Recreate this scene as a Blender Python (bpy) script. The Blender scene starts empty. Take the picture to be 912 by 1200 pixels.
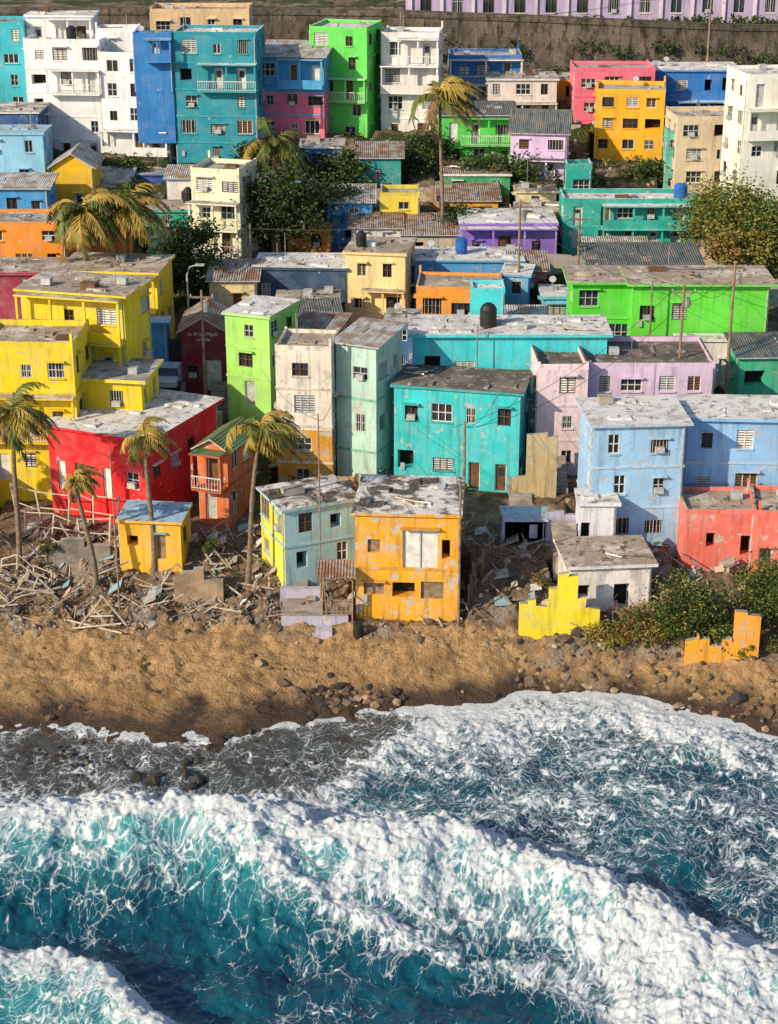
import bpy, math, random
import numpy as np
from mathutils import Vector, Matrix
random.seed(7); np.random.seed(7)
R=random.random
def U(a,b): return a+(b-a)*random.random()
scene=bpy.context.scene
CAMZ=52.0; PIT=math.radians(22); F=2092.0
# ---------------------------------------------------------------- survey helpers
def zat(v,Y): return CAMZ-Y*math.tan(PIT+math.atan((v-600)/F))
def mpp(z,Y): return (Y*math.cos(PIT)+(CAMZ-z)*math.sin(PIT))/F
def xat(u,v,Y):
    return (u-456)*mpp(zat(v,Y),Y)
# ---------------------------------------------------------------- noise
def _h(ix,iy,s):
    n=(ix.astype(np.int64)*374761393+iy.astype(np.int64)*668265263+s*1442695041)&0xffffffff
    n=((n^(n>>13))*1274126177)&0xffffffff
    return ((n^(n>>16))&0xffff)/65535.0
def vn(x,y,s=0):
    x=np.asarray(x,float);y=np.asarray(y,float)
    ix=np.floor(x);iy=np.floor(y);fx=x-ix;fy=y-iy
    fx=fx*fx*(3-2*fx);fy=fy*fy*(3-2*fy)
    a=_h(ix,iy,s);b=_h(ix+1,iy,s);c=_h(ix,iy+1,s);d=_h(ix+1,iy+1,s)
    return (a+(b-a)*fx)*(1-fy)+(c+(d-c)*fx)*fy
def fbm(x,y,o=4,s=0):
    t=0;a=.5;n=0
    for i in range(o):
        c,s_=math.cos(i*1.1),math.sin(i*1.1)
        t=t+a*vn((x*c-y*s_)*2**i+i*17.3,(x*s_+y*c)*2**i+i*9.1,s+i);n+=a;a*=.5
    return t/n-.5
# ---------------------------------------------------------------- terrain
SHX=[-400,-23.4,-14,-10.4,-6.5,1.2,8.7,15,20.7,23,60,400]
SHY=[95,94.2,93,92.3,95,96.1,98.4,98.9,94.8,93.8,95,95]
PY=[102,110,117,130,143,150,165,178,192,206,206.6,208.5,2600]
PZ=[2.9,5.0,5.4,8.0,10.5,12.2,15.6,18.0,21.6,22.6,26.8,27.2,29]
def shore(x):
    x=np.asarray(x,float)
    return np.interp(x,SHX,SHY)+fbm(x*.35,np.zeros_like(x),4,90)*2.2
def tz(x,y):
    x=np.asarray(x,float);y=np.asarray(y,float)
    sh=shore(x)
    t=np.clip((y-sh)/(102-sh),0,1)
    zb=2.9*t**1.05
    z=np.where(y<sh,-(sh-y)*.22,np.where(y<102,zb,np.interp(y,PY,PZ)))
    z=np.maximum(z,-9)
    return z
PADS=[]
def ground(u,v):
    Y=92.0
    while Y<206:
        z=zat(v,Y);x=(u-456)*mpp(z,Y)
        if float(tz(x,Y))>=z: break
        Y+=.1
    return x,Y,float(tz(x,Y))
# ---------------------------------------------------------------- materials
def lin(h):
    c=[int(h[i:i+2],16)/255 for i in (0,2,4)]
    return tuple((x/12.92 if x<=.04045 else ((x+.055)/1.055)**2.4) for x in c)
class NT:
    def __init__(s,name):
        s.m=bpy.data.materials.new(name);s.m.use_nodes=True
        s.t=s.m.node_tree;s.b=s.t.nodes['Principled BSDF']
    def n(s,ty,ins=None,**kw):
        q=s.t.nodes.new(ty)
        for k,v in kw.items(): setattr(q,k,v)
        if ins:
            for k,v in ins.items(): s.set(q.inputs[k],v)
        return q
    def set(s,sock,v):
        if isinstance(v,bpy.types.NodeSocket): s.t.links.new(v,sock)
        else:
            if sock.type=='RGBA' and len(v)==3: v=(*v,1)
            sock.default_value=v
    def noise(s,vec,scale,det=4,rough=.55,dist=0):
        return s.n('ShaderNodeTexNoise',{'Vector':vec,'Scale':scale,'Detail':det,'Roughness':rough,'Distortion':dist}).outputs['Fac']
    def mr(s,v,a,b,c=0.,d=1.,smooth=False):
        return s.n('ShaderNodeMapRange',{'Value':v,'From Min':a,'From Max':b,'To Min':c,'To Max':d},interpolation_type='SMOOTHSTEP' if smooth else 'LINEAR').outputs[0]
    def math(s,op,a,b=0.,clamp=False):
        return s.n('ShaderNodeMath',{0:a,1:b},operation=op,use_clamp=clamp).outputs[0]
    def mix(s,f,a,b,bt='MIX'):
        q=s.n('ShaderNodeMix',data_type='RGBA',blend_type=bt)
        s.set(q.inputs[0],f);s.set(q.inputs[6],a);s.set(q.inputs[7],b)
        return q.outputs[2]
    def coord(s,rnd=True):
        o=s.n('ShaderNodeTexCoord').outputs['Object']
        if not rnd: return o
        r=s.n('ShaderNodeObjectInfo').outputs['Random']
        r=s.math('MULTIPLY',r,80.)
        return s.n('ShaderNodeVectorMath',{0:o,1:r},operation='ADD').outputs[0]
    def scl(s,v,sc): return s.n('ShaderNodeVectorMath',{0:v,1:sc},operation='MULTIPLY').outputs[0]
    def bump(s,h,st,dist=.05):
        s.set(s.b.inputs['Normal'],s.n('ShaderNodeBump',{'Height':h,'Strength':st,'Distance':dist}).outputs[0])
    def done(s,col,rough=.8,spec=.3):
        s.set(s.b.inputs['Base Color'],col);s.set(s.b.inputs['Roughness'],rough)
        s.set(s.b.inputs['Specular IOR Level'],spec);return s.m
MC={}
def stucco(hexc,wx=.35):
    wx=round(wx,2);k=('st',hexc,wx)
    if k in MC: return MC[k]
    c=lin(hexc);q=NT('painted_stucco_'+hexc);v=q.coord()
    c=tuple(max(.012,min(.82,x*.93+.018)) for x in c)
    big=q.noise(v,.35,4)
    c1=q.mix(q.mr(big,.3,.7),tuple(x*.8 for x in c),tuple(min(.9,x*1.1) for x in c))
    fade=q.noise(v,.8,5,.6)
    gr=tuple(.5*x+.5*(.46) for x in c)
    c1=q.mix(q.math('MULTIPLY',q.mr(fade,.44,.66),.55*wx+.14),c1,gr)
    st=q.noise(q.scl(v,(2.4,2.4,.22)),1.,6,.68)
    c2=q.mix(q.math('MULTIPLY',q.mr(st,.50,.68),min(.85,.25+wx*.75)),c1,tuple(.33*x+.03 for x in c))
    pt=q.noise(v,1.2,7,.64)
    th=.70-.17*wx
    pm=q.mr(pt,th,th+.02)
    c3=q.mix(q.math('MULTIPLY',pm,.85),c2,(.48,.45,.40))
    sp=q.noise(v,5.,4,.7)
    c4=q.mix(q.math('MULTIPLY',q.mr(sp,.58,.70),.4*wx+.10),c3,(.09,.08,.06))
    q.bump(q.math('ADD',sp,q.math('MULTIPLY',pm,-.6)),.5,.04)
    MC[k]=q.done(c4,.85,.2);return MC[k]
def roofmat(kind):
    k=('rf',kind)
    if k in MC: return MC[k]
    q=NT('roof_'+kind);v=q.coord()
    P={'white':((.74,.73,.71),(.5,.47,.43),(.14,.12,.10),.53),'grey':((.50,.48,.45),(.3,.27,.235),(.11,.095,.08),.5),
       'dark':((.12,.105,.095),(.23,.19,.15),(.42,.38,.33),.5),'patchy':((.74,.72,.70),(.07,.06,.05),(.3,.22,.15),.49),
       'brown':((.38,.31,.24),(.58,.53,.46),(.10,.08,.065),.52),'blue':((.34,.52,.64),(.5,.5,.48),(.15,.16,.16),.55)}
    if kind in P:
        a,b,c,t=P[kind]
        n1=q.noise(v,.5,7,.7,.6);n2=q.noise(v,1.5,7,.72)
        c1=q.mix(q.mr(n1,t-.03,t+.06),a,b)
        c1=q.mix(q.mr(n2,.55,.62),c1,c)
        n3=q.noise(v,7.,4,.7)
        c1=q.mix(q.math('MULTIPLY',q.mr(n3,.45,.7),.5),c1,tuple(x*.4 for x in a))
        q.bump(n2,.6,.08);MC[k]=q.done(c1,.9,.15);return MC[k]
    cc={'rust':((.36,.34,.31),(.26,.12,.06)),'metal':((.55,.57,.58),(.33,.23,.15)),'greenmetal':((.12,.26,.10),(.2,.16,.07)),'darkmetal':((.11,.14,.15),(.2,.18,.15))}[kind]
    w=q.n('ShaderNodeTexWave',{'Vector':v,'Scale':1.6,'Distortion':.2},bands_direction='X').outputs['Fac']
    n1=q.noise(v,.8,6,.68);n2=q.noise(q.scl(v,(3,.5,1)),1.,5)
    c1=q.mix(q.mr(n1,.43,.58),cc[0],cc[1]);c1=q.mix(q.mr(n2,.5,.75),c1,tuple(x*.35 for x in cc[0]))
    q.bump(w,.9,.06);MC[k]=q.done(c1,.6,.3);return MC[k]
def plain(name,c,rough=.7,var=.3,sc=2.,metal=0.,spec=.3):
    k=('pl',name)
    if k in MC: return MC[k]
    q=NT(name);v=q.coord();n=q.noise(v,sc,4,.65)
    col=q.mix(q.mr(n,.3,.7),tuple(x*(1-var) for x in c),tuple(min(.95,x*(1+var)) for x in c))
    q.b.inputs['Metallic'].default_value=metal
    q.bump(n,.3,.03);MC[k]=q.done(col,rough,spec);return MC[k]
GLASS=plain('window_glass',(.03,.038,.045),.12,.4,.7,0,.6)
VOID=plain('dark_interior',(.02,.017,.015),.9,.4)
WHITE=plain('white_painted_frame',(.64,.63,.59),.65,.25,2)
LOUV=plain('aluminium_louvre',(.42,.43,.42),.5,.3,3)
BRN=plain('brown_wood',(.14,.075,.035),.8,.4,3)
WOOD=plain('weathered_wood',(.24,.17,.11),.85,.5,2)
PALEWOOD=plain('bleached_wood',(.46,.39,.30),.85,.35,2)
CONC=plain('raw_concrete',(.32,.29,.25),.9,.45,1.)
STEEL=plain('galvanised_steel',(.35,.36,.36),.45,.3,2,.5)
BLACKP=plain('black_plastic',(.02,.02,.022),.5,.3)
BLUEP=plain('blue_plastic',(.02,.12,.4),.5,.3)
WIRE=plain('cable_black',(.02,.02,.02),.6,.1)
# ---------------------------------------------------------------- mesh collector
class M:
    def __init__(s): s.v=[];s.f=[];s.m=[];s.mats=[]
    def mi(s,mat):
        if mat not in s.mats: s.mats.append(mat)
        return s.mats.index(mat)
    def quad(s,a,b,c,d,mat):
        i=len(s.v);s.v+=[a,b,c,d];s.f.append((i,i+1,i+2,i+3));s.m.append(s.mi(mat))
    def tri(s,a,b,c,mat):
        i=len(s.v);s.v+=[a,b,c];s.f.append((i,i+1,i+2));s.m.append(s.mi(mat))
    def hexa(s,p,mat,topmat=None):
        i=len(s.v);s.v+=[tuple(q) for q in p];k=s.mi(mat);kt=s.mi(topmat) if topmat else k
        for fc,mm in (((0,3,2,1),k),((4,5,6,7),kt),((0,1,5,4),k),((1,2,6,5),k),((2,3,7,6),k),((3,0,4,7),k)):
            s.f.append(tuple(i+j for j in fc));s.m.append(mm)
    def box(s,x0,y0,z0,x1,y1,z1,mat,topmat=None):
        s.hexa([(x0,y0,z0),(x1,y0,z0),(x1,y1,z0),(x0,y1,z0),(x0,y0,z1),(x1,y0,z1),(x1,y1,z1),(x0,y1,z1)],mat,topmat)
    def tube(s,pts,rad,mat,n=6,cap=True):
        k=s.mi(mat);base=len(s.v);P=[Vector(p) for p in pts]
        for j,p in enumerate(P):
            t=(P[min(j+1,len(P)-1)]-P[max(j-1,0)]).normalized()
            a=t.cross(Vector((0,0,1)) if abs(t.z)<.9 else Vector((1,0,0))).normalized();b=t.cross(a)
            r=rad[j] if isinstance(rad,(list,tuple)) else rad
            for q in range(n):
                an=2*math.pi*q/n+.4;s.v.append(tuple(p+a*math.cos(an)*r+b*math.sin(an)*r))
        for j in range(len(P)-1):
            for q in range(n):
                a0=base+j*n+q;a1=base+j*n+(q+1)%n
                s.f.append((a0,a1,a1+n,a0+n));s.m.append(k)
        if cap:
            s.f.append(tuple(base+q for q in range(n)));s.m.append(k)
            s.f.append(tuple(base+(len(P)-1)*n+q for q in range(n)));s.m.append(k)
    def beam(s,p0,p1,r,mat): s.tube([p0,p1],r,mat,4)
    def add(s,vs,fs,mat):
        i=len(s.v);k=s.mi(mat);s.v+=[tuple(p) for p in vs]
        for f in fs: s.f.append(tuple(i+j for j in f));s.m.append(k)
    def obj(s,name,parent=None,smooth=False):
        me=bpy.data.meshes.new(name);me.from_pydata(s.v,[],s.f)
        for mm in s.mats: me.materials.append(mm)
        me.polygons.foreach_set('material_index',s.m)
        if smooth: me.polygons.foreach_set('use_smooth',[True]*len(s.f))
        me.update()
        o=bpy.data.objects.new(name,me);scene.collection.objects.link(o)
        if parent: o.parent=parent
        return o
def empty(name,loc=(0,0,0),rz=0):
    e=bpy.data.objects.new(name,None);e.location=loc;e.rotation_euler=(0,0,rz);e.empty_display_size=.5
    scene.collection.objects.link(e);return e
# ---------------------------------------------------------------- windows and walls
class Face:
    def __init__(s,o,xd,n,w): s.o=o;s.xd=xd;s.n=n;s.w=w
    def P(s,a,z,o=0): return (s.o[0]+s.xd[0]*a+s.n[0]*o,s.o[1]+s.xd[1]*a+s.n[1]*o,z)
    def box(s,mm,a0,a1,z0,z1,o0,o1,mat,top=None):
        mm.hexa([s.P(a0,z0,o1),s.P(a1,z0,o1),s.P(a1,z0,o0),s.P(a0,z0,o0),s.P(a0,z1,o1),s.P(a1,z1,o1),s.P(a1,z1,o0),s.P(a0,z1,o0)],mat,top)
def wallface(mw,mg,mt,fc,z0,z1,ops,bands,wallmat,trim):
    xs={0.,fc.w};zs={z0,z1}
    for o in ops: xs|={o[0],o[1]};zs|={o[2],o[3]}
    for b,_ in bands:
        if z0<b<z1: zs.add(b)
    xs=sorted(xs);zs=sorted(zs)
    for i in range(len(xs)-1):
        for j in range(len(zs)-1):
            cx=(xs[i]+xs[i+1])/2;cz=(zs[j]+zs[j+1])/2
            if any(o[0]<cx<o[1] and o[2]<cz<o[3] for o in ops): continue
            m=wallmat
            for b,bm in bands:
                if cz>b: m=bm
            mw.quad(fc.P(xs[i],zs[j]),fc.P(xs[i+1],zs[j]),fc.P(xs[i+1],zs[j+1]),fc.P(xs[i],zs[j+1]),m)
    for (a,b,c,d,ty) in ops:
        dp=.18 if ty!='void' else .9
        m=wallmat
        for bz,bm in bands:
            if (c+d)/2>bz: m=bm
        P=fc.P
        mw.quad(P(a,c),P(a,c,-dp),P(b,c,-dp),P(b,c),m);mw.quad(P(a,d,-dp),P(a,d),P(b,d),P(b,d,-dp),m)
        mw.quad(P(a,c),P(a,d),P(a,d,-dp),P(a,c,-dp),m);mw.quad(P(b,c,-dp),P(b,d,-dp),P(b,d),P(b,c),m)
        pm={'glass':GLASS,'louvre':VOID,'void':VOID,'door':random.choice([WHITE,BRN,LOUV]),'wdoor':WHITE,'board':WOOD}[ty]
        mg.quad(P(a,c,-dp),P(b,c,-dp),P(b,d,-dp),P(a,d,-dp),pm)
        if ty in('glass','louvre'):
            fr=random.choice([WHITE,WHITE,LOUV,BRN,BRN])
            t=.055
            fc.box(mg,a,b,c,c+t,-.13,-.06,fr);fc.box(mg,a,b,d-t,d,-.13,-.06,fr)
            fc.box(mg,a,a+t,c+t,d-t,-.13,-.06,fr);fc.box(mg,b-t,b,c+t,d-t,-.13,-.06,fr)
            nm=2 if b-a>1.35 else 1
            for k in range(nm):
                mid=a+(b-a)*(k+1)/(nm+1);fc.box(mg,mid-.03,mid+.03,c+t,d-t,-.128,-.058,fr)
            if ty=='louvre':
                k=max(4,int((d-c)/.17));lm=random.choice([WHITE,LOUV,LOUV,BRN])
                for i in range(k):
                    zz=c+t+(d-c-2*t)*(i+.15)/k;hh=(d-c-2*t)/k*.55
                    mg.quad(P(a+t,zz,-.07),P(b-t,zz,-.07),P(b-t,zz+hh,-.12),P(a+t,zz+hh,-.12),lm)
            elif R()<.6:
                zz=(c+d)/2;fc.box(mg,a+t,b-t,zz-.025,zz+.025,-.127,-.06,fr)
        if ty in('door','wdoor'):
            t=.07;fc.box(mg,a,a+t,c,d,-.15,-.1,WHITE);fc.box(mg,b-t,b,c,d,-.15,-.1,WHITE)
            if R()<.5 and ty=='door': fc.box(mg,a+.2,b-.2,c+1.1,d-.3,-.165,-.14,GLASS)
            if b-a>1.4:
                mid=(a+b)/2;fc.box(mg,mid-.04,mid+.04,c,d,-.149,-.1,LOUV)
        if R()<.4 and ty!='void': fc.box(mt,a-.12,b+.12,d+.04,d+.11,.003,U(.2,.4),trim)
        if ty in('glass','louvre') and R()<.6: fc.box(mt,a-.06,b+.06,c-.09,c-.01,.003,.1,trim)
        if ty in('glass','louvre') and R()<.14:
            mx=(a+b)/2;fc.box(mt,mx-.3,mx+.3,c+.05,c+.42,-.04,.3,LOUV)
        if ty=='glass' and R()<.25:
            for i in range(5):
                xx=a+(b-a)*(i+.5)/5;fc.box(mt,xx-.012,xx+.012,c,d,.003,.03,WHITE)
def rail(mt,fc,a0,a1,z,o,mat,h=.95,solid=False):
    if solid:
        fc.box(mt,a0,a1,z,z+.75,o-.1,o,mat);return
    fc.box(mt,a0,a1,z+h-.06,z+h,o-.05,o,mat);fc.box(mt,a0,a1,z+.08,z+.12,o-.04,o-.01,mat)
    k=max(3,int((a1-a0)/.22))
    for i in range(k+1):
        a=a0+(a1-a0-.03)*i/k;fc.box(mt,a,a+.03,z,z+h-.06,o-.04,o-.01,mat)
def clutter(mt,w,d,z,k):
    for _ in range(k):
        x=U(-w/2+.7,w/2-.7) if w>1.6 else 0;y=U(-d/2+.8,d/2-.8) if d>1.8 else 0;t=R()
        if t<.03:
            r=U(.4,.55);m=random.choice([BLACKP,BLUEP,BLACKP])
            mt.tube([(x,y,z+.02),(x,y,z+.3),(x,y,z+U(.9,1.2)),(x,y,z+1.35)],[r*.9,r,r,r*.35],m,12)
        elif t<.22: mt.box(x-.35,y-.3,z+.02,x+.35,y+.3,z+.5,LOUV)
        elif t<.42:
            mt.tube([(x,y,z),(x,y,z+U(1.2,2.6))],.025,STEEL,4)
        elif t<.52:
            mt.tube([(x,y,z),(x,y,z+.7)],.03,STEEL,4)
            mt.tube([(x,y-.1,z+.7),(x,y-.22,z+.8)],[.06,.3],LOUV,10)
        elif t<.7:
            hh=U(.15,.5);mt.box(x-U(.3,1.),y-.4,z,x+.4,y+.4,z+hh,random.choice([CONC,CONC,BRN,WHITE]))
        else:
            for i in range(5): mt.beam((x+U(-.8,.8),y+U(-.5,.5),z+.06+i*.05),(x+U(-1,1.6),y+U(-.8,.8),z+.1+i*.05),.05,random.choice([WOOD,STEEL,PALEWOOD]))
def bld(name,u0,u1,vt,vb,Y,n,col,yaw=0,dp=8,roof='slab',rm='white',wx=.35,fd=False,**kw):
    a=math.radians(yaw);zt=zat(vt,Y);zb=zat(vb,Y);mp=mpp(zt,Y)
    if not fd:
        if Y<112: dp*=.8 if Y>109.5 else .95
        elif abs(yaw)<9: dp*=.5 if Y<170 else .6
        elif abs(yaw)<17: dp*=.6
        else: dp*=.76
    if Y<126: wx=min(.85,wx+.12)
    Wt=(u1-u0)*mp
    if Wt-dp*abs(math.sin(a))<2.2*math.cos(a): dp=max(2.,(Wt-2.2*math.cos(a))/max(.05,abs(math.sin(a))))
    w=(Wt-dp*abs(math.sin(a)))/math.cos(a)
    xc=((u0+u1)/2-456)*mp;yc=Y+(w*abs(math.sin(a))+dp*math.cos(a))/2
    return house(name,xc,yc,zb,w,dp,zt-zb,n,col,a,roof,rm,wx,**kw)
def house(name,xc,yc,zb,w,dp,H,n,col,a=0,roof='slab',rm='white',wx=.35,low=None,up=None,bal=(),ops=None,trim=None,clut=None,dens=.92,void=.06,solid=None,oh=.2,left=None):
    e=empty(name,(xc,yc,zb),a)
    PADS.append((xc,yc,w/2+.6,dp/2+.9,a,zb))
    lo=-6.0
    h=H/n;wm=stucco(col,wx)
    tm=trim and stucco(trim,wx) or random.choice([wm,wm,WHITE])
    mw=M();mg=M();mt=M();mr=M()
    bands=[]
    if low: bands=[(-99,stucco(low,wx)),(h-.15 if not isinstance(up,(int,float)) else up,wm)]
    faces=[Face((-w/2,-dp/2),(1,0),(0,-1),w),Face((w/2,-dp/2),(0,1),(1,0),dp),Face((w/2,dp/2),(-1,0),(0,1),w),Face((-w/2,dp/2),(0,-1),(-1,0),dp)]
    slabband=R()<.45
    for fi,fc in enumerate(faces):
        o=[]
        if ops and fi in ops:
            o=[(p[0]*fc.w,p[1]*fc.w,p[2],p[3],p[4]) for p in ops[fi]]
        else:
            for k in range(n):
                nc=max(1,int(fc.w/2.15));sl=fc.w/nc
                hh=min(h,3.1);z0=k*h+(h-hh)*.5
                for c in range(nc):
                    if R()>dens: continue
                    cx=sl*(c+.5)+U(-.13,.13)*sl
                    ww=min(random.choice([.75,.95,1.15,1.5]),sl*.7)
                    wh=min(random.choice([.95,1.15,1.35]),hh-1.1)
                    if (k in bal and fi==0 and R()<.5) or (k==0 and R()<.28):
                        o.append((cx-.42,cx+.42,k*h+.06,k*h+min(2.1,h-.3),'door'))
                    else:
                        zz=z0+hh*.33
                        t='void' if R()<void else random.choice(['glass','glass','louvre'])
                        o.append((cx-ww/2,cx+ww/2,zz,zz+wh,t))
        wmm=wm if not(left and fi==3) else stucco(left,wx)
        wallface(mw,mg,mt,fc,lo,H,o,bands,wmm,tm)
        if slabband:
            for k in range(1,n): fc.box(mt,-.04,fc.w+.04,k*h-.1,k*h+.06,.003,.06,tm)
        if R()<.4: fc.box(mt,fc.w-.2,fc.w-.12,-1,H-.1,.004,.09,LOUV)
        if R()<.3: fc.box(mt,.5,.8,1.2,1.7,.004,.14,LOUV)
    for k in bal:
        fc=faces[0];a0=0 if R()<.6 else fc.w*.3;a1=fc.w;z=k*h;o=U(.9,1.2)
        fc.box(mt,a0,a1,z-.14,z,.004,o,tm)
        sol=solid if solid is not None else R()<.35
        rail(mt,fc,a0,a1,z,o,wm if sol else random.choice([WHITE,tm]),solid=sol)
        nn=max(2,int((a1-a0)/2.6))
        for i in range(nn+1):
            aa=a0+(a1-a0-.16)*i/nn;fc.box(mt,aa,aa+.16,z,z+h-.16,o-.2,o-.04,tm)
        fc.box(mt,a0-.05,a1+.05,z+h-.16,z+h-.04,.005,o+.12,tm,roofmat(rm))
    rmat=roofmat(rm)
    ov=oh
    if roof=='slab':
        J=[(sx*(w/2+ov)+U(-.07,.07),sy*(dp/2+ov)+U(-.07,.07),U(-.04,.08)) for sx,sy in((-1,-1),(1,-1),(1,1),(-1,1))]
        mr.hexa([(x,y,H+.002) for x,y,z in J]+[(x,y,H+.18+z) for x,y,z in J],tm if R()<.4 else wm,rmat)
        for _ in range(int(w*dp/8)+1):
            x=U(-w/2,w/2-1.5);y=U(-dp/2,max(-dp/2+.1,dp/2-1.2));mr.box(x,y,H+.1,x+U(.4,1.6),y+U(.3,1.),H+.27+U(.01,.09),rmat)
        rz=H+.22
    elif roof=='parapet':
        ph=U(.25,.5);t=.16
        mr.quad((-w/2,-dp/2,H-.02),(w/2,-dp/2,H-.02),(w/2,dp/2,H-.02),(-w/2,dp/2,H-.02),rmat)
        for fc in faces: fc.box(mr,0.001,fc.w-t-.001,H,H+ph*U(.8,1.1),-t,.0,wm,rmat)
        for cx,cy in ((-1,-1),(1,-1),(1,1),(-1,1)):
            x=cx*(w/2-t/2);y=cy*(dp/2-t/2);mr.box(x-t/2-.01,y-t/2-.01,H-.001,x+t/2+.01,y+t/2+.01,H+ph*1.12+.03+(.5 if R()<.2 else 0),wm)
        for _ in range(int(w*dp/12)+1):
            x=U(-w/2+.2,w/2-1.6);y=U(-dp/2+.2,max(-dp/2+.3,dp/2-1.2));mr.box(x,y,H-.03,x+U(.4,1.4),y+U(.3,.9),H+U(.03,.12),rmat)
        rz=H
    elif roof in('shed','shedb'):
        r0,r1=(.05,U(.5,.9)) if roof=='shed' else (U(.7,1.1),.05)
        ov=.35
        mr.hexa([(-w/2-ov,-dp/2-ov,H+r0),(w/2+ov,-dp/2-ov,H+r0),(w/2+ov,dp/2+ov,H+r1),(-w/2-ov,dp/2+ov,H+r1)]+[(-w/2-ov,-dp/2-ov,H+r0+.09),(w/2+ov,-dp/2-ov,H+r0+.09),(w/2+ov,dp/2+ov,H+r1+.09),(-w/2-ov,dp/2+ov,H+r1+.09)],LOUV,rmat)
        for sx in(-1,1):
            x=sx*w/2
            mr.quad((x,-dp/2,H),(x,dp/2,H),(x,dp/2,H+r1),(x,-dp/2,H+r0),wm)
        y=dp/2 if roof=='shed' else -dp/2
        mr.quad((-w/2,y,H),(w/2,y,H),(w/2,y,H+max(r0,r1)),(-w/2,y,H+max(r0,r1)),wm);rz=H+.3;clut=0
        for _ in range(int(w*dp/9)):
            x=U(-w/2,w/2-1.2);t=U(.1,.7);yy_=-dp/2+t*dp;zz=H+r0+(r1-r0)*t+.13
            mr.hexa([(x,yy_,zz),(x+.8,yy_+.05,zz),(x+.85,yy_+1,zz+(r1-r0)/dp),(x,yy_+.95,zz+(r1-r0)/dp),(x,yy_,zz+.03),(x+.8,yy_+.05,zz+.03),(x+.85,yy_+1,zz+.03+(r1-r0)/dp),(x,yy_+.95,zz+.03+(r1-r0)/dp)],LOUV,roofmat(random.choice(['rust','metal',rm])))
    else:
        g=min(w,dp)*.32;ov=.35
        if roof=='gable':
            for sx in(-1,1):
                p=[(sx*(w/2+ov),-dp/2-ov,H-.15),(0,-dp/2-ov,H+g),(0,dp/2+ov,H+g),(sx*(w/2+ov),dp/2+ov,H-.15)]
                q=[(x,y,z+.09) for x,y,z in p]
                mr.hexa(p+q,LOUV,rmat)
            for sy in(-1,1): mr.tri((-w/2,sy*dp/2,H),(w/2,sy*dp/2,H),(0,sy*dp/2,H+g-.06),wm)
        else:
            for sy in(-1,1):
                p=[(-w/2-ov,sy*(dp/2+ov),H-.15),(-w/2-ov,0,H+g),(w/2+ov,0,H+g),(w/2+ov,sy*(dp/2+ov),H-.15)]
                q=[(x,y,z+.09) for x,y,z in p]
                mr.hexa(p+q,LOUV,rmat)
            for sx in(-1,1): mr.tri((sx*w/2,-dp/2,H),(sx*w/2,dp/2,H),(sx*w/2,0,H+g-.06),wm)
        rz=H;clut=0
    if clut is None: clut=random.choice([1,2,2,3])
    if clut:
        mc=M();clutter(mc,w,dp,rz,clut);mc.obj('rooftop_fittings',e)
    mw.obj('walls',e);mr.obj('roof',e)
    if mg.f: mg.obj('windows_and_doors',e)
    if mt.f: mt.obj('trim_and_balconies',e)
    e['w']=w;e['dp']=dp;e['H']=H
    return e
# ================================================================ BUILDINGS
YEL='f6d20c';TEAL='18a8a8';CYAN='30c4cc';LBL='8cc0ea';BLUE='2478c8';GRN='56d42c'
MINT='9cd8bc';PINK='ee6880';COR='f07464';LIL='d8c0dc';PUR='8464c0';WHT='f4f2f0';CRM='f4dca0';ORG='ec9020'
# front row
bld('weathered_gold_house',416,546,606,728,102.9,2,'eca810',yaw=-4,dp=6.6,rm='patchy',wx=.62,trim='d89a20',clut=1,
    ops={0:[(.46,.80,3.6,6.3,'wdoor'),(.84,.92,4.3,5.6,'void'),(.12,.24,4.6,5.5,'board'),(.08,.28,1.7,2.6,'board'),(.36,.58,1.6,2.6,'void'),(.64,.86,1.5,2.7,'board')]})
bld('ruined_white_house',660,766,666,718,103.9,1,'ece6e4',yaw=5,dp=4.5,rm='brown',wx=.7,void=.9,clut=1,ops={0:[(.12,.26,.9,1.9,'void'),(.55,.74,.1,1.9,'void')]},oh=.3)
bld('coral_house',803,892,602,670,108.6,1,COR,yaw=0,dp=4.5,roof='parapet',rm='brown',wx=.5,void=.5,clut=2,ops={0:[(.3,.42,1.8,2.8,'void'),(.76,.9,1.2,2.6,'void')]})
bld('coral_house',886,990,608,680,107.4,1,COR,yaw=-8,dp=5,roof='parapet',rm='brown',wx=.5,void=.3,clut=2)
bld('pale_blue_house',690,806,500,642,110.6,3,'9ccaf2',yaw=4,dp=6.5,rm='white',wx=.4,clut=1,trim='b8cfe4',oh=.35)
bld('pale_blue_house',808,960,494,640,113.5,3,'8cbef0',yaw=-3,dp=9,rm='white',wx=.38,clut=1,trim='b8cfe4',oh=.35)
bld('white_shed',680,723,592,645,109,1,'e4e4f0',dp=2.6,rm='white',wx=.4,clut=0,ops={0:[(.05,.3,.1,2.0,'void')]})
bld('lavender_shed',592,640,610,634,111.2,1,'c8c8e8',dp=2.5,rm='blue',wx=.5,clut=0,ops={0:[(.6,.8,.2,1.2,'void')]})
bld('turquoise_house',462,627,463,578,118.5,2,'30cace',yaw=-12,dp=8,rm='dark',wx=.38,clut=1,trim='1ea8a8',dens=.97)
bld('turquoise_house',485,712,394,465,125,1,'40d0da',yaw=0,dp=9.5,rm='white',wx=.25,clut=2,dens=.75,oh=.35)
bld('turquoise_house',553,592,342,400,130.5,1,'40d0da',dp=5,roof='parapet',rm='white',wx=.3,clut=0,dens=0)
bld('lilac_house',628,690,434,556,120.5,3,'ecd6dc',yaw=2,dp=10,roof='parapet',rm='dark',wx=.3,clut=0)  # paler pinkish wall colour paints this part of the lilac house as sunlit
bld('lilac_house',690,838,430,556,121.8,3,'dcc4e0',yaw=0,dp=13,roof='parapet',rm='dark',wx=.3,clut=2)
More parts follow.
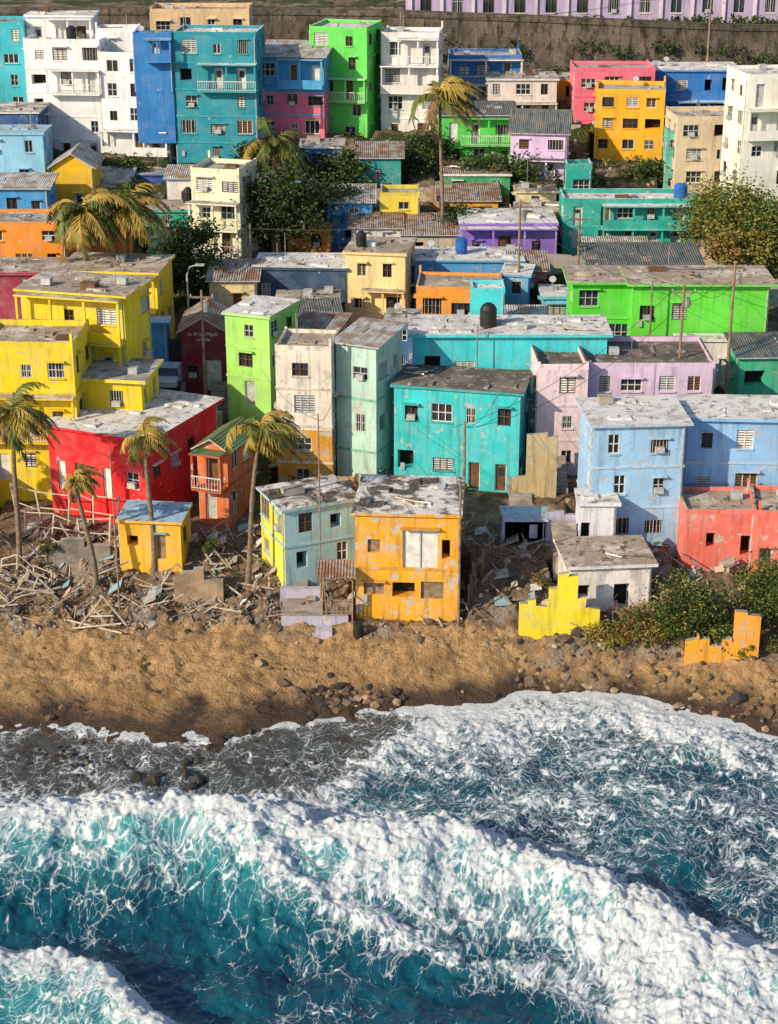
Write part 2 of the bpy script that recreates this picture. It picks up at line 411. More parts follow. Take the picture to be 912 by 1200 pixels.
bld('mint_house',393,472,408,590,119.8,3,'b8dccb',yaw=-24,dp=6,roof='shed',rm='metal',wx=.5,trim='78c0a0')
bld('ochre_and_white_house',322,396,412,585,119.5,4,'e8e0d2',yaw=-6,dp=9,roof='parapet',rm='brown',wx=.6,low='dc9c20',up=5.2,clut=2,trim='d8d0c0')
bld('lime_green_house',262,345,374,480,125.5,3,'a4e268',yaw=-22,dp=6.5,rm='white',wx=.2,clut=0,trim='b0e080')
bld('orange_wooden_house',230,292,528,612,113,2,'dc6e30',yaw=-20,dp=6,roof='gable',rm='greenmetal',wx=.4,bal=(1,),trim='b85020')
bld('red_house',45,240,518,594,112.5,1,'e41018',yaw=-24,dp=12.5,rm='white',wx=.12,clut=3,trim='e8e0d8',oh=.4,ops={0:[(.08,.16,.1,2.3,'wdoor'),(.26,.36,1.2,2.3,'louvre'),(.54,.62,.1,2.3,'wdoor'),(.78,.9,1.2,2.3,'glass')]})
bld('yellow_house',-30,90,408,566,117,3,YEL,yaw=-3,dp=11,roof='parapet',rm='brown',wx=.2,bal=(1,),trim='e8c010')
bld('yellow_house',60,176,448,492,118.5,1,YEL,yaw=-8,dp=9,roof='slab',rm='grey',wx=.25,trim='f4d020',oh=.4,clut=2)
bld('yellow_house',18,164,348,450,122.5,2,YEL,yaw=-14,dp=8,roof='slab',rm='brown',wx=.22,bal=(0,1),trim='f4d020',oh=.4,clut=5)
bld('yellow_shed',138,217,614,658,107.2,1,'f0b428',yaw=-6,dp=3.2,rm='blue',wx=.4,clut=0,trim='70b8d0',ops={0:[(.12,.3,1.,1.7,'void'),(.6,.75,.1,1.9,'board')]})
bld('blue_and_yellow_house',300,418,600,682,105.2,2,'9ccad6',yaw=24,dp=4.4,roof='slab',rm='patchy',wx=.5,clut=2,void=.3,left='dcd830',fd=True)
bld('ochre_house',372,418,575,640,110.4,2,'dc981c',dp=2.6,roof='parapet',rm='brown',wx=.6,clut=0)
# middle
bld('maroon_chapel',212,263,388,460,131,1,'7a2030',dp=11,roof='gable',rm='rust',wx=.2,trim='7a2030',ops={0:[(.55,.9,.1,2.6,'wdoor'),(.12,.36,1.2,2.2,'glass')]})
bld('grey_shack',338,405,400,440,127.5,1,'b8b0a0',yaw=-15,dp=8,roof='shed',rm='rust',wx=.7)
bld('grey_shack',345,400,382,400,133,1,'c0a888',yaw=8,dp=8,roof='shed',rm='darkmetal',wx=.7)
bld('orange_shack',325,395,356,378,138,1,'e89830',dp=7,roof='slab',rm='brown',wx=.5,clut=3)
bld('navy_house',298,408,317,372,143.5,1,'2a4e6c',yaw=-3,dp=10,rm='white',wx=.3)
bld('cream_house',404,486,300,376,143,2,'f4dc9c',yaw=-8,dp=11,rm='brown',wx=.3,bal=(0,),trim='f0d090')
bld('orange_house',488,592,340,384,138,1,'f09c38',yaw=-4,dp=9,roof='parapet',rm='brown',wx=.3)
bld('blue_house',486,612,307,360,146.5,1,'4498d4',dp=9,roof='slab',rm='white',wx=.35)
bld('blue_house',588,628,325,384,142,2,'68acde',yaw=-10,dp=6,rm='white',wx=.4)
bld('navy_house',452,492,380,440,129.5,2,'30609a',yaw=-6,dp=7,rm='grey',wx=.4)
bld('lime_green_house',672,742,332,412,135,2,'58da30',yaw=0,dp=9,rm='brown',wx=.2,clut=1,trim='70d850',dens=.8,oh=.5)
bld('lime_green_house',742.5,903,334,400,134.2,1,'60da38',yaw=0,dp=10,rm='brown',wx=.2,trim='70d850',oh=.5,clut=3)
bld('white_shed',796,868,400,450,132.2,1,'ece8e4',dp=3,roof='slab',rm='white',wx=.4,clut=0,dens=.4)
bld('green_house',690,822,312,332,144,1,'60b050',dp=10,roof='shed',rm='darkmetal',wx=.4)
bld('sea_green_house',864,960,420,468,126.5,1,'38b890',yaw=3,dp=8,roof='shed',rm='darkmetal',wx=.3)
bld('sky_blue_house',637,678,350,378,140,1,'70c0e4',dp=7,roof='slab',rm='white',wx=.4)
bld('teal_house',661,812,238,292,156,2,'14a898',dp=9,roof='parapet',rm='white',wx=.25,bal=(1,0),trim='20b8a8',solid=True)
bld('teal_house',664,694,198,238,162,1,'14a090',dp=5,roof='parapet',rm='white',wx=.25,clut=0)
bld('purple_house',540,652,264,310,154,1,'8868c4',dp=12,rm='white',wx=.3,bal=(0,),trim='9878d0')
bld('ochre_house',516,584,236,266,164,1,'e0a020',dp=10,rm='rust',roof='shed',wx=.4)
bld('grey_shack',474,542,276,296,155,1,'c8b8a0',dp=10,roof='shed',rm='rust',wx=.6)
bld('yellow_house',446,492,230,276,160,2,'e8d03c',dp=7,roof='parapet',rm='grey',wx=.3)
bld('blue_house',384,437,238,288,159.5,2,'4098d8',dp=9,roof='shed',rm='metal',wx=.3)
bld('orange_house',318,388,266,300,157.5,1,'f09828',dp=9,roof='slab',rm='rust',wx=.35)
bld('cream_house',222,296,205,330,153,4,'f6eac8',yaw=-14,dp=8,roof='parapet',rm='grey',wx=.3,bal=(2,1),trim='f4ead0')
bld('teal_house',172,246,248,306,157.5,2,'209c8c',dp=8,roof='slab',rm='brown',wx=.3)
bld('orange_house',-30,76,264,318,149.5,2,'f09428',dp=10,roof='parapet',rm='grey',wx=.3)
bld('maroon_house',-30,84,322,350,140,1,'a02c4c',dp=10,roof='slab',rm='brown',wx=.3)
bld('yellow_house',66,192,322,402,135.5,2,'eed018',yaw=-6,dp=11,rm='brown',wx=.3,bal=(1,),trim='e8c020')
bld('sky_blue_shed',150,196,380,404,133,1,'3090d8',dp=3,roof='slab',rm='blue',wx=.2,clut=0)
bld('yellow_chapel',60,109,196,252,166,1,'f0bc10',dp=10,roof='gable',rm='grey',wx=.2,trim='f8d060')
bld('sky_blue_house',-30,50,158,250,169,3,'90ccee',dp=9,rm='blue',wx=.25,low='3890d0')
bld('dark_blue_house',-30,44,133,168,176,1,'20548f',dp=9,rm='grey',wx=.3)
bld('aqua_house',-30,28,30,135,185,4,'34bace',dp=8,roof='parapet',rm='grey',wx=.3)
bld('blue_house',-30,56,222,262,160,1,'3c98d8',dp=8,roof='shed',rm='metal',wx=.3)
bld('orange_house',86,150,262,300,155,1,'e88828',dp=8,roof='slab',rm='brown',wx=.4)
bld('white_shed',196,236,210,250,165,1,'e4e0d8',dp=7,roof='shed',rm='metal',wx=.5)
bld('sky_blue_house',296,352,214,250,167,1,'70b8e0',dp=7,roof='slab',rm='grey',wx=.4)
bld('teal_house',420,470,186,222,170.5,1,'2c9c98',dp=7,roof='shed',rm='rust',wx=.4)
bld('cream_house',606,652,226,250,166.5,1,'ecd8a8',dp=7,roof='slab',rm='brown',wx=.4)
bld('coral_house',600,640,318,345,145.5,1,'d87058',dp=7,roof='shed',rm='rust',wx=.5)
bld('tan_house',824,868,262,300,154.5,1,'d0b890',dp=7,roof='slab',rm='grey',wx=.5)
bld('cream_house',246,300,330,372,141.5,1,'e0d0a0',dp=8,roof='shed',rm='rust',wx=.6)
bld('grey_shack',596,640,384,420,133,1,'a8b8b8',dp=7,roof='shed',rm='metal',wx=.6)
bld('mint_house',690,760,300,320,150,1,'98d0b8',dp=7,roof='shed',rm='metal',wx=.5)
bld('white_shed',412,470,268,290,156.5,1,'d8d4cc',dp=8,roof='shed',rm='rust',wx=.5)
# upper rows
bld('white_apartment_block',26,122,52,192,181,5,WHT,yaw=-5,dp=9,roof='parapet',rm='white',wx=.18,bal=(3,),trim=WHT,clut=3)
bld('white_apartment_block',30,108,20,56,186,1,WHT,dp=6,roof='slab',rm='white',wx=.18,bal=(0,),trim=WHT)
bld('white_apartment_block',114,202,66,208,179.5,5,'f6f2f0',yaw=-8,dp=8,roof='parapet',rm='white',wx=.22,bal=(1,),trim=WHT,clut=3)
bld('white_apartment_block',112,160,38,70,183.5,1,WHT,dp=5,roof='parapet',rm='white',wx=.2,trim=WHT)
bld('royal_blue_house',156,201,44,96,178.4,2,'2880cc',dp=3,roof='parapet',rm='grey',wx=.2,bal=(1,),trim='3090d8')
bld('beige_house',176,292,14,46,194,1,'e2c090',dp=8,roof='parapet',rm='brown',wx=.4,clut=4)
bld('teal_apartment_block',201,305,42,198,178,5,'1490a4',yaw=-4,dp=10,roof='parapet',rm='white',wx=.2,bal=(3,),trim='20a0b0')
bld('pink_and_blue_house',303,388,68,168,182,3,'44a0d8',yaw=-8,dp=9,roof='shed',rm='metal',wx=.25,low='f47090',up=5.0,bal=(2,),trim='50a8dc')
bld('lime_green_apartment_block',362,447,36,172,184.5,5,'64de58',yaw=-14,dp=10,roof='parapet',rm='white',wx=.2,bal=(2,),trim='80e070')
bld('white_apartment_block',447,521,44,170,186,4,'e8e4e0',yaw=-6,dp=9,roof='parapet',rm='white',wx=.3,bal=(3,2),trim=WHT,clut=3)
bld('royal_blue_house',527,612,68,128,193.5,2,'2470bc',dp=9,roof='parapet',rm='grey',wx=.3,bal=(1,))
bld('grey_house',572,653,94,144,189,2,'e0d4cc',dp=8,roof='slab',rm='grey',wx=.4,bal=(0,))
bld('lime_green_house',514,604,136,200,180,2,'4ccc48',dp=9,roof='shed',rm='darkmetal',wx=.3,bal=(1,))
bld('green_house',520,598,206,230,169,1,'349c64',dp=7,roof='slab',rm='rust',wx=.4)
bld('lilac_house',600,674,156,244,173.5,3,'e0c2ec',yaw=-8,dp=9,roof='hip',rm='darkmetal',wx=.2,bal=(1,),trim='ecd8f4')
bld('pink_house',674,768,84,168,188,3,'f07088',dp=9,roof='parapet',rm='grey',wx=.25,bal=(1,))
bld('golden_yellow_house',700,789,110,208,178,4,'f4b010',yaw=-8,dp=9,roof='parapet',rm='grey',wx=.15,trim='f0b020',clut=1)
bld('royal_blue_house',764,868,84,150,191.5,2,'2478c8',dp=9,roof='slab',rm='white',wx=.25,bal=(0,),trim='3090e0')
bld('beige_house',790,867,142,250,170,4,'dcc8a8',yaw=4,dp=9,roof='parapet',rm='grey',wx=.4)
bld('sea_green_house',782,806,158,225,171.3,3,'60c0a8',dp=6,roof='parapet',rm='grey',wx=.3)
bld('cream_apartment_block',866,1000,92,262,162,5,'fff6e4',yaw=8,dp=12,roof='parapet',rm='white',wx=.12,bal=(3,4),trim='fff4d8',solid=True)
bld('navy_house',352,402,174,216,172.5,2,'2664a4',dp=7,roof='slab',rm='grey',wx=.4)
bld('yellow_house',650,682,96,122,193.5,1,'e0a820',dp=6,rm='grey',wx=.3)
bld('grey_shack',440,500,188,206,177,1,'a8a090',dp=7,roof='shed',rm='rust',wx=.6)
bld('tan_house',606,664,248,264,161,1,'c8a070',dp=6,roof='slab',rm='brown',wx=.5)
bld('white_shed',110,150,215,246,170,1,'d8e0ec',dp=7,roof='shed',rm='metal',wx=.4)
bld('blue_house',120,200,206,246,173,1,'2858b0',dp=5,roof='slab',rm='grey',wx=.4,clut=2)
# neighbourhood continuing out of the frame on both sides
cols=[YEL,TEAL,CYAN,LBL,BLUE,GRN,MINT,PINK,COR,LIL,WHT,CRM,ORG,PUR]
for side in(-1,1):
    for Y in (113,124,137,151,166,181,195):
        x=side*(xat(1010,300,Y) if side>0 else -xat(-40,300,Y))
        for k in range(3):
            w=U(6,10);n=random.choice([1,2,2,3]);X=x+side*(w/2+U(.3,1.6));x+=side*(w+1.2)
            if side<0 and Y<175: n=min(n,1)
            elif Y>160:n+=1
            house('house',X,Y+4+U(-1,1),float(tz(X,Y))-.2,w,U(5,7),n*3.0,n,random.choice(cols),U(-.2,.2),random.choice(['slab','parapet','parapet','shed']),random.choice(['white','grey','brown']) ,.3)
x=xat(572,388,127);z=zat(388,127);m=M();m.tube([(0,0,0),(0,0,1.7),(0,0,2.0),(0,0,2.15)],[.62,.62,.45,.2],BLACKP,16)
m.box(-.7,-.7,-.5,.7,.7,-.01,CONC);o=m.obj('water_tank');o.location=(x,127,z)
x=xat(798,222,158);m=M();m.tube([(0,0,0),(0,0,1.1),(0,0,1.3)],[.6,.6,.4],BLUEP,16);o=m.obj('water_tank');o.location=(x,158,zat(238,156))
for i,(t,dz) in enumerate((('La 39 San Miguel',0),('La Perla',-.42))):
    cu=bpy.data.curves.new('lettering','FONT');cu.body=t;cu.size=.34;cu.align_x='CENTER';cu.extrude=.01
    o=bpy.data.objects.new('lettering',cu);scene.collection.objects.link(o);cu.materials.append(WHITE)
    ch=bpy.data.objects['maroon_chapel'];o.parent=ch;o.rotation_euler=(math.pi/2,0,0);o.location=(0,-ch['dp']/2-.03,ch['H']-.35+dz)
# ================================================================ TERRAIN MESH
def axis(lo,hi,d,far,dens2=None):
    c=list(np.arange(lo,hi,d));s=d
    a=hi
    while a<far: c.append(a);s*=1.35;a+=s
    a=lo;s=d;pre=[]
    while a>-far: s*=1.35;a-=s;pre.append(a)
    return np.array(pre[::-1]+c)
def gridmesh(name,xs,ys,Z,mat,attrs={}):
    nx,ny=len(xs),len(ys)
    X,Yg=np.meshgrid(xs,ys);co=np.stack([X.ravel(),Yg.ravel(),Z.ravel()],1)
    me=bpy.data.meshes.new(name);me.vertices.add(nx*ny);me.vertices.foreach_set('co',co.ravel())
    i=np.arange((ny-1)*(nx-1));r=i//(nx-1);c=i%(nx-1);a=r*nx+c
    q=np.stack([a,a+1,a+nx+1,a+nx],1).ravel()
    me.loops.add(len(q));me.loops.foreach_set('vertex_index',q)
    me.polygons.add(len(i));me.polygons.foreach_set('loop_start',np.arange(len(i))*4)
    me.polygons.foreach_set('use_smooth',np.ones(len(i),bool))
    me.update(calc_edges=True);me.materials.append(mat)
    for k,v in attrs.items():
        if v.ndim==3:
            at=me.attributes.new(k,'FLOAT_VECTOR','POINT');at.data.foreach_set('vector',v.reshape(-1))
        else:
            at=me.attributes.new(k,'FLOAT','POINT');at.data.foreach_set('value',v.ravel())
    o=bpy.data.objects.new(name,me);scene.collection.objects.link(o);return o
xs=axis(-34,34,.17,2500)
ys=np.concatenate([[-30,0,30,50,60,70,78,84,88],np.arange(90,112,.12),np.arange(112,206,.6),[206,206.3,206.6,207,208,208.5,212],np.arange(220,400,20),[450,600,900,1400,2600]])
X,Yg=np.meshgrid(xs,ys)
Z=tz(X,Yg)
land=np.clip((Yg-shore(X))/2,0,1)
bank=np.exp(-((Yg-105)/4.)**2)
rgt=np.clip((X-3)/6,0,1)
Z+=land*(fbm(X*.5,Yg*.5,4,3)*.6+fbm(X*2.2,Yg*2.2,4,5)*(.36+.25*rgt))+bank*np.clip(fbm(X*.9,Yg*.9,5,9)*1.8,-.6,1.1)
fp=fbm(X*1.8,Yg*1.8,3,77);Z-=land*np.clip(fp-.06,0,.3)*.9*np.exp(-((Yg-99)/3.5)**2)
led=fbm(X*.5,Yg*.9,4,78);Z-=land*np.clip(led,0,.12)*5*.35*np.exp(-((Yg-97)/1.6)**2)
Z+=np.clip((Yg-112)/10,0,1)*np.clip((205-Yg)/5,0,1)*fbm(X*.25,Yg*.25,3,2)*1.2
Z+=(1-land)*fbm(X*.8,Yg*.8,4,8)*.9*np.clip((Yg-84)/4,0,1)
for (cx,cy,hw,hd,a,zb) in PADS:
    dx=X-cx;dy=Yg-cy;lx=dx*math.cos(a)+dy*math.sin(a);ly=-dx*math.sin(a)+dy*math.cos(a)
    ins=(np.abs(lx)<hw)&(np.abs(ly)<hd)
    Z=np.where(ins,np.minimum(Z,zb-.03),Z)
q=NT('sand_and_soil')
geo=q.n('ShaderNodeNewGeometry').outputs['Position']
sep=q.n('ShaderNodeSeparateXYZ',{0:geo})
n1=q.noise(geo,.35,6,.6);n2=q.noise(geo,1.4,7,.65);n3=q.noise(geo,6.,5,.7)
sand=q.mix(q.mr(n2,.35,.66),(.56,.36,.18),(.35,.21,.095))
sand=q.mix(q.mr(n1,.5,.62),sand,q.mix(n3,(.38,.23,.10),(.24,.145,.07)))
sand=q.mix(q.math('MULTIPLY',q.mr(n3,.48,.7),.55),sand,(.15,.09,.045))
wet=q.mr(q.math('ADD',sep.outputs[2],q.math('MULTIPLY',q.math('SUBTRACT',n1,.5),2.6)),.35,1.0,1.,0.)
sand=q.mix(wet,sand,(.075,.052,.035))
dirt=q.mix(q.mr(n2,.35,.65),(.31,.21,.13),(.13,.09,.06))
dirt=q.mix(q.mr(n1,.52,.62),dirt,(.33,.28,.22))
dirt=q.mix(q.math('MULTIPLY',q.mr(n3,.5,.68),.55),dirt,(.06,.048,.036))
gr=q.noise(geo,.22,6,.65)
up=q.mr(sep.outputs[1],112.,122.)
dirt=q.mix(q.math('MULTIPLY',q.mr(gr,.44,.52),up),dirt,q.mix(q.mr(n3,.4,.6),(.03,.05,.013),(.08,.085,.03)))
sx=q.mr(sep.outputs[0],4.,14.,0.,2.2)
f=q.mr(q.math('ADD',q.math('ADD',sep.outputs[1],sx),q.math('MULTIPLY',q.math('SUBTRACT',n1,.5),10.)),101.4,103.6)
col=q.mix(f,sand,dirt)
hh=q.math('ADD',q.math('MULTIPLY',n2,1.4),q.math('MULTIPLY',n3,.6))
q.bump(hh,1.,.34)
q.set(q.b.inputs['Roughness'],q.mr(wet,0.,1.,.95,.3))
gm=q.m;q.set(q.b.inputs['Base Color'],col);q.b.inputs['Specular IOR Level'].default_value=.25
gridmesh('hillside_ground',xs,ys,Z,gm)
ZT=Z
def gz(x,y):
    i=min(max(np.searchsorted(xs,x)-1,0),len(xs)-2);j=min(max(np.searchsorted(ys,y)-1,0),len(ys)-2)
    return float(ZT[j,i])
# ================================================================ SEA
xs2=axis(-27,27,.08,2500)
yy=list(np.arange(60,101,.08));a=60;s=.08;pre=[]
while a>-2500: s*=1.3;a-=s;pre.append(a)
ys2=np.array(pre[::-1]+yy+[102,104,106])
X,Yg=np.meshgrid(xs2,ys2)
wob=fbm(X*.3,Yg*.10,3,21)*2.6+fbm(X*1.1,Yg*.5,4,22)*1.5
c1=np.interp(X,[-60,-40,-20.8,-11.7,-3.9,3.7,10.4,14.1,18.2,30,60],[86,84,82.3,83.2,81,79.8,75.7,72.1,69.6,64,54])
s1=Yg-c1+wob
amp=np.interp(X,[-40,-20,-8,2,12,20,40],[1.4,1.6,2.1,2.2,1.8,1.6,1.4])*(1+fbm(X*.3,X*0,3,24)*.6)
def prof(s,f,b): return np.where(s>0,np.exp(-(s/f)**2),np.exp(-(np.abs(s)/b)**1.7))
H=amp*prof(s1,2.3,4.6)-.75*np.exp(-((s1+9)/3.2)**2)
c2=np.interp(X,[-60,-40,-18.3,-15.9,-13.1,-10.5,-5,5,20,40],[76,72,70.2,69.8,67.8,65.0,61.5,58,55,50])
s2=Yg-c2+wob*.6
H+=1.7*prof(s2,1.8,4.5)-.4*np.exp(-((s2+9)/3.2)**2)
def seg(px,py):
    D=np.full(X.shape,1e9);S=np.zeros(X.shape)
    for i in range(len(px)-1):
        ax,ay,bx,by=px[i],py[i],px[i+1],py[i+1];L=(bx-ax)**2+(by-ay)**2
        t=np.clip(((X-ax)*(bx-ax)+(Yg-ay)*(by-ay))/L,0,1)
        d=np.hypot(X-ax-t*(bx-ax),Yg-ay-t*(by-ay))
        sg=np.sign((bx-ax)*(Yg-ay)-(by-ay)*(X-ax));m=d<D;D=np.where(m,d,D);S=np.where(m,sg*d,S)
    return D,S
w2=wob*.5+fbm(X*.7,Yg*.7,4,25)*1.8
dA,sA=seg([2.6,1.0,-.6,-2.9,-3.6],[96,93,90,86,83.5]);dA=np.abs(dA+w2*.7)
dB,sB=seg([14.2,16,18,21,25],[98,94.8,92.6,90,87.5]);dB=np.abs(dB+w2*.8)
dC,sC=seg([-9.3,-6.5,-3.6,1,6,12,17],[80.5,77.5,75,72.3,70,66.3,63]);sC=sC+w2
pat=np.clip(.6+fbm(X*.5,Yg*.5,3,27)*2,0,1)
H+=(.4*np.exp(-(dA/1.1)**2)+.38*np.exp(-(dB/1.)**2))*pat
eC=np.clip((X+10)/3,0,1)
H+=.75*eC*np.where(sC>0,np.exp(-(sC/1.5)**2),np.exp(-(sC/2.6)**2))
near=np.clip((150-np.hypot(X,Yg-80))/60,0,1)
H+=near*(fbm(X*.45,Yg*.45,4,31)*.85+fbm(X*1.7,Yg*1.7,4,33)*.30)
H+=(1-near)*.8*np.sin(Yg*.35+X*.05)*np.clip(1-np.abs(Yg)/1200,0,1)
sig=lambda t:1/(1+np.exp(-np.clip(t,-30,30)))
xa=np.interp(Yg,[80,86,95],[-5,-2.9,1.8]);right=sig((X-xa+w2)/.6)
sh=shore(X);ds=sh-Yg
D=.07+0*X
ahead=sig((s1-2.)/.9)
D=D+ahead*(right*(.27+.46*np.clip((Yg-88)/7,0,1)+.12*np.exp(-((X-4)/6)**2))+(1-right)*.17)
D+=1.0*np.where(s1>.7,np.exp(-(np.abs(s1-.7)/2.5)**2),np.exp(-(np.abs(s1-.7)/1.8)**2))
D+=.55*sig(-(s1+1.2)/.8)*np.exp(-(s1/6.3)**2)
D+=.85*np.exp(-((s2-.3)/1.9)**2)+.45*sig(-(s2+1)/.8)*np.exp(-(s2/6)**2)
D+=(.5*np.exp(-(dA/1.2)**2)+.45*np.exp(-(dB/1.1)**2))*pat
D+=.55*eC*np.exp(-((sC-.2)/1.2)**2)+.36*eC*np.clip(sC,0,3)/3*np.exp(-(sC/5)**2)
D+=.30*np.clip((X-5)/8,0,1)*np.clip((84-Yg)/8,0,1)*sig(-(s1))
D+=.55*np.exp(-(np.clip(ds-.1,0,9)/.6)**2)
D+=fbm(X*.28,Yg*.28,4,41)*.72+fbm(X*1.1,Yg*1.1,5,43)*.55
D=np.clip(D,0,1.2)*np.clip((Yg+300)/300,0,1)
solid=np.clip((D-.5)/.5,0,1)
H+=solid*(fbm(X*1.3,Yg*1.3,5,51)*.75+fbm(X*4.2,Yg*4.2,3,53)*.34)*near
H+=.03
calm=np.clip(ds/3.5,0.0,1);H=H*calm+(1-calm)*(.04+fbm(X*1.5,Yg*1.5,3,61)*.12)
murk=np.clip(1-(ds/9),0,1)*(1-.8*right)
murk=np.maximum(murk,.8*(1-right)*ahead*np.clip((Yg-82)/4,0,1))
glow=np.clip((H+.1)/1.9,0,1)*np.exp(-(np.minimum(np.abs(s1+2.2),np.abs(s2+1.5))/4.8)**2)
wx_=fbm(X*.55,Yg*.55,3,71)*1.1;wy_=fbm(X*.55,Yg*.55,3,75)*1.1
gs=s1+wy_
g=np.where(gs<-1,-1-np.interp(-gs-1,[0,9,14,400],[0,5.2,9.4,395.4]),gs)
fc=np.stack([X+wx_,g+c1,0*X],2)
q=NT('sea_water')
at=lambda n:q.n('ShaderNodeAttribute',attribute_name=n)
v=at('flow').outputs['Vector'];Dn=at('foam').outputs['Fac'];mk=at('murk').outputs['Fac'];gl=at('glow').outputs['Fac']
geo=q.n('ShaderNodeNewGeometry').outputs['Position']
nz=q.n('ShaderNodeTexNoise',{'Vector':v,'Scale':3.2,'Detail':5.,'Roughness':.7}).outputs['Color']
wv=q.n('ShaderNodeVectorMath',{0:nz,1:(.5,.5,.5)},operation='SUBTRACT').outputs[0]
wv=q.n('ShaderNodeVectorMath',{0:wv,3:.36},operation='SCALE').outputs[0]
v2=q.n('ShaderNodeVectorMath',{0:v,1:wv},operation='ADD').outputs[0]
def vor(sc,ft='DISTANCE_TO_EDGE'): return q.n('ShaderNodeTexVoronoi',{'Vector':v2,'Scale':sc},feature=ft,voronoi_dimensions='2D').outputs['Distance']
e1=vor(1.0);e2=vor(2.6);h1=vor(1.3,'F1');h2=vor(3.4,'F1')
nb=q.noise(v,1.3,5,.66);nf=q.noise(v2,7.,6,.78)
Dm=q.math('ADD',Dn,q.math('MULTIPLY',q.math('SUBTRACT',nb,.5),1.15))
def line(e,w0,k):
    w=q.math('MAXIMUM',q.math('MULTIPLY',q.math('SUBTRACT',Dm,w0),k),.001)
    return q.mr(e,0.,w,1.,0.)
l1=line(e1,.05,.24);l2=line(e2,.14,.32)
def hole(h,a0,a1,r0,r1,sf):
    r=q.mr(Dm,a0,a1,r0,r1);return q.mr(h,q.math('SUBTRACT',r,sf),q.math('ADD',r,sf),0.,1.,True)
A=hole(h1,.22,.95,.82,.0,.10);B=hole(h2,.22,.95,.72,.02,.13)
hl=q.math('MULTIPLY',A,B)
so=q.mr(q.math('ADD',Dm,q.math('MULTIPLY',q.math('SUBTRACT',nf,.5),1.5)),.70,1.12,0.,1.,True)
lace=q.math('MAXIMUM',q.math('MULTIPLY',l1,.6),q.math('MULTIPLY',l2,.7))
lace=q.math('MULTIPLY',lace,q.mr(nf,.36,.6,.1,1.25))
hl=q.math('MULTIPLY',hl,q.mr(nf,.3,.52,.4,1.))
haze=q.math('MULTIPLY',q.mr(Dm,.3,1.),q.mr(nf,.4,.7,0.,.5))
foam=q.math('MINIMUM',q.math('ADD',q.math('MAXIMUM',q.math('MAXIMUM',lace,hl),so),haze),1.)
dn=q.noise(geo,.18,4)
deep=q.mix(q.mr(dn,.35,.65),(.003,.04,.075),(.005,.085,.125))
wat=q.mix(gl,deep,(.045,.31,.33))  # light through the wave crests painted into the base colour as brighter turquoise
wat=q.mix(q.math('MULTIPLY',mk,.85),wat,(.085,.075,.062))
wat=q.mix(q.math('MULTIPLY',q.mr(Dm,.3,.9),.4),wat,q.mix(mk,(.10,.34,.40),(.24,.23,.22)))
fcol=q.mix(q.mr(nf,.35,.62),(.60,.69,.77),(.90,.91,.92))
col=q.mix(foam,wat,fcol)
q.set(q.b.inputs['Base Color'],col);q.set(q.b.inputs['Roughness'],q.mr(foam,0.,.5,.12,.8))
q.b.inputs['IOR'].default_value=1.33
rp=q.noise(geo,3.2,4,.6)
q.bump(q.math('ADD',q.math('MULTIPLY',rp,.5),q.math('MULTIPLY',nf,q.mr(Dn,.2,.9,.1,1.2))),.85,.17)
gridmesh('sea',xs2,ys2,H,q.m,{'foam':D,'murk':murk,'glow':glow,'flow':fc})
# ================================================================ ROCKS & RUBBLE
import bmesh
def ico():
    b=bmesh.new();bmesh.ops.create_icosphere(b,subdivisions=1,radius=1);vs=np.array([v.co[:] for v in b.verts]);fs=[tuple(v.index for v in f.verts) for f in b.faces];b.free();return vs,fs
IV,IF=ico()
ROCKS=[plain('grey_rock',(.20,.185,.165),.9,.5,.8),plain('tan_rock',(.30,.215,.135),.9,.5,.8),plain('dark_wet_rock',(.05,.042,.035),.4,.4,1.5),CONC,plain('brown_rock',(.15,.105,.07),.9,.5,.8)]
def rocks(name,pts,mats=(0,1,3)):
    m=M()
    for (x,y,z,r) in pts:
        sc=np.array([U(.7,1.3),U(.7,1.3),U(.5,.9)])*r
        an=U(0,6.28);vs=IV*(1+np.random.uniform(-.28,.28,(len(IV),1)))*sc
        c,s=math.cos(an),math.sin(an);vs=vs@np.array([[c,-s,0],[s,c,0],[0,0,1]])+np.array([x,y,z])
        m.add(vs,IF,ROCKS[random.choice(mats)])
    return m.obj(name)
pts=[]
for _ in range(2100):
    x=U(-27,-6.5);y=102.0+abs(random.gauss(0,3.4))+float(fbm(np.array([x*.4]),np.array([0.]),3,12)[0])*3
    if y<110.5: pts.append((x,y,gz(x,y),min(.5,.04+random.expovariate(15))))
rocks('rubble_bank',pts,(0,1,4,1,3))
pts=[]
for _ in range(2400):
    x=U(-6.5,30);y=U(100.5,113);pts.append((x,y,gz(x,y),min(.45,.04+random.expovariate(15))))
rocks('rubble_bank',pts,(1,4,3,0,4))
pts=[]
for _ in range(480):
    x=U(8,30);y=shore(np.array([x]))[0]+abs(random.gauss(0,2.4));pts.append((x,y,gz(x,y),min(.6,.05+random.expovariate(9))))
for _ in range(260):
    x=U(-24,8);y=U(95,102);pts.append((x,y,gz(x,y),min(.35,.03+random.expovariate(18))))
for _ in range(60):
    x=random.gauss(-2.5,1.6);y=random.gauss(97.3,.5);pts.append((x,y,gz(x,y),U(.1,.5)))
rocks('beach_rocks',pts,(1,4,2,4))
pts=[]
for (u,v,r,k) in ((200,915,.6,9),(20,985,.4,5),(395,835,.4,7),(240,885,.3,18),(120,900,.26,20),(60,880,.28,20),(300,865,.26,14),(20,900,.25,16),(330,890,.2,10)):
    for _ in range(k):
        Y=CAMZ/math.tan(PIT+math.atan((v-600)/F))+U(-.9,.9);x=(u-456)*mpp(0,Y)+U(-2,2);pts.append((x,Y,max(gz(x,Y),0)-.02,r*U(.4,1)))
rocks('wet_rocks',pts,(2,))
pts=[]
for _ in range(1800):
    x=U(-45,45);y=U(112,203);pts.append((x,y,gz(x,y),U(.1,.4)))
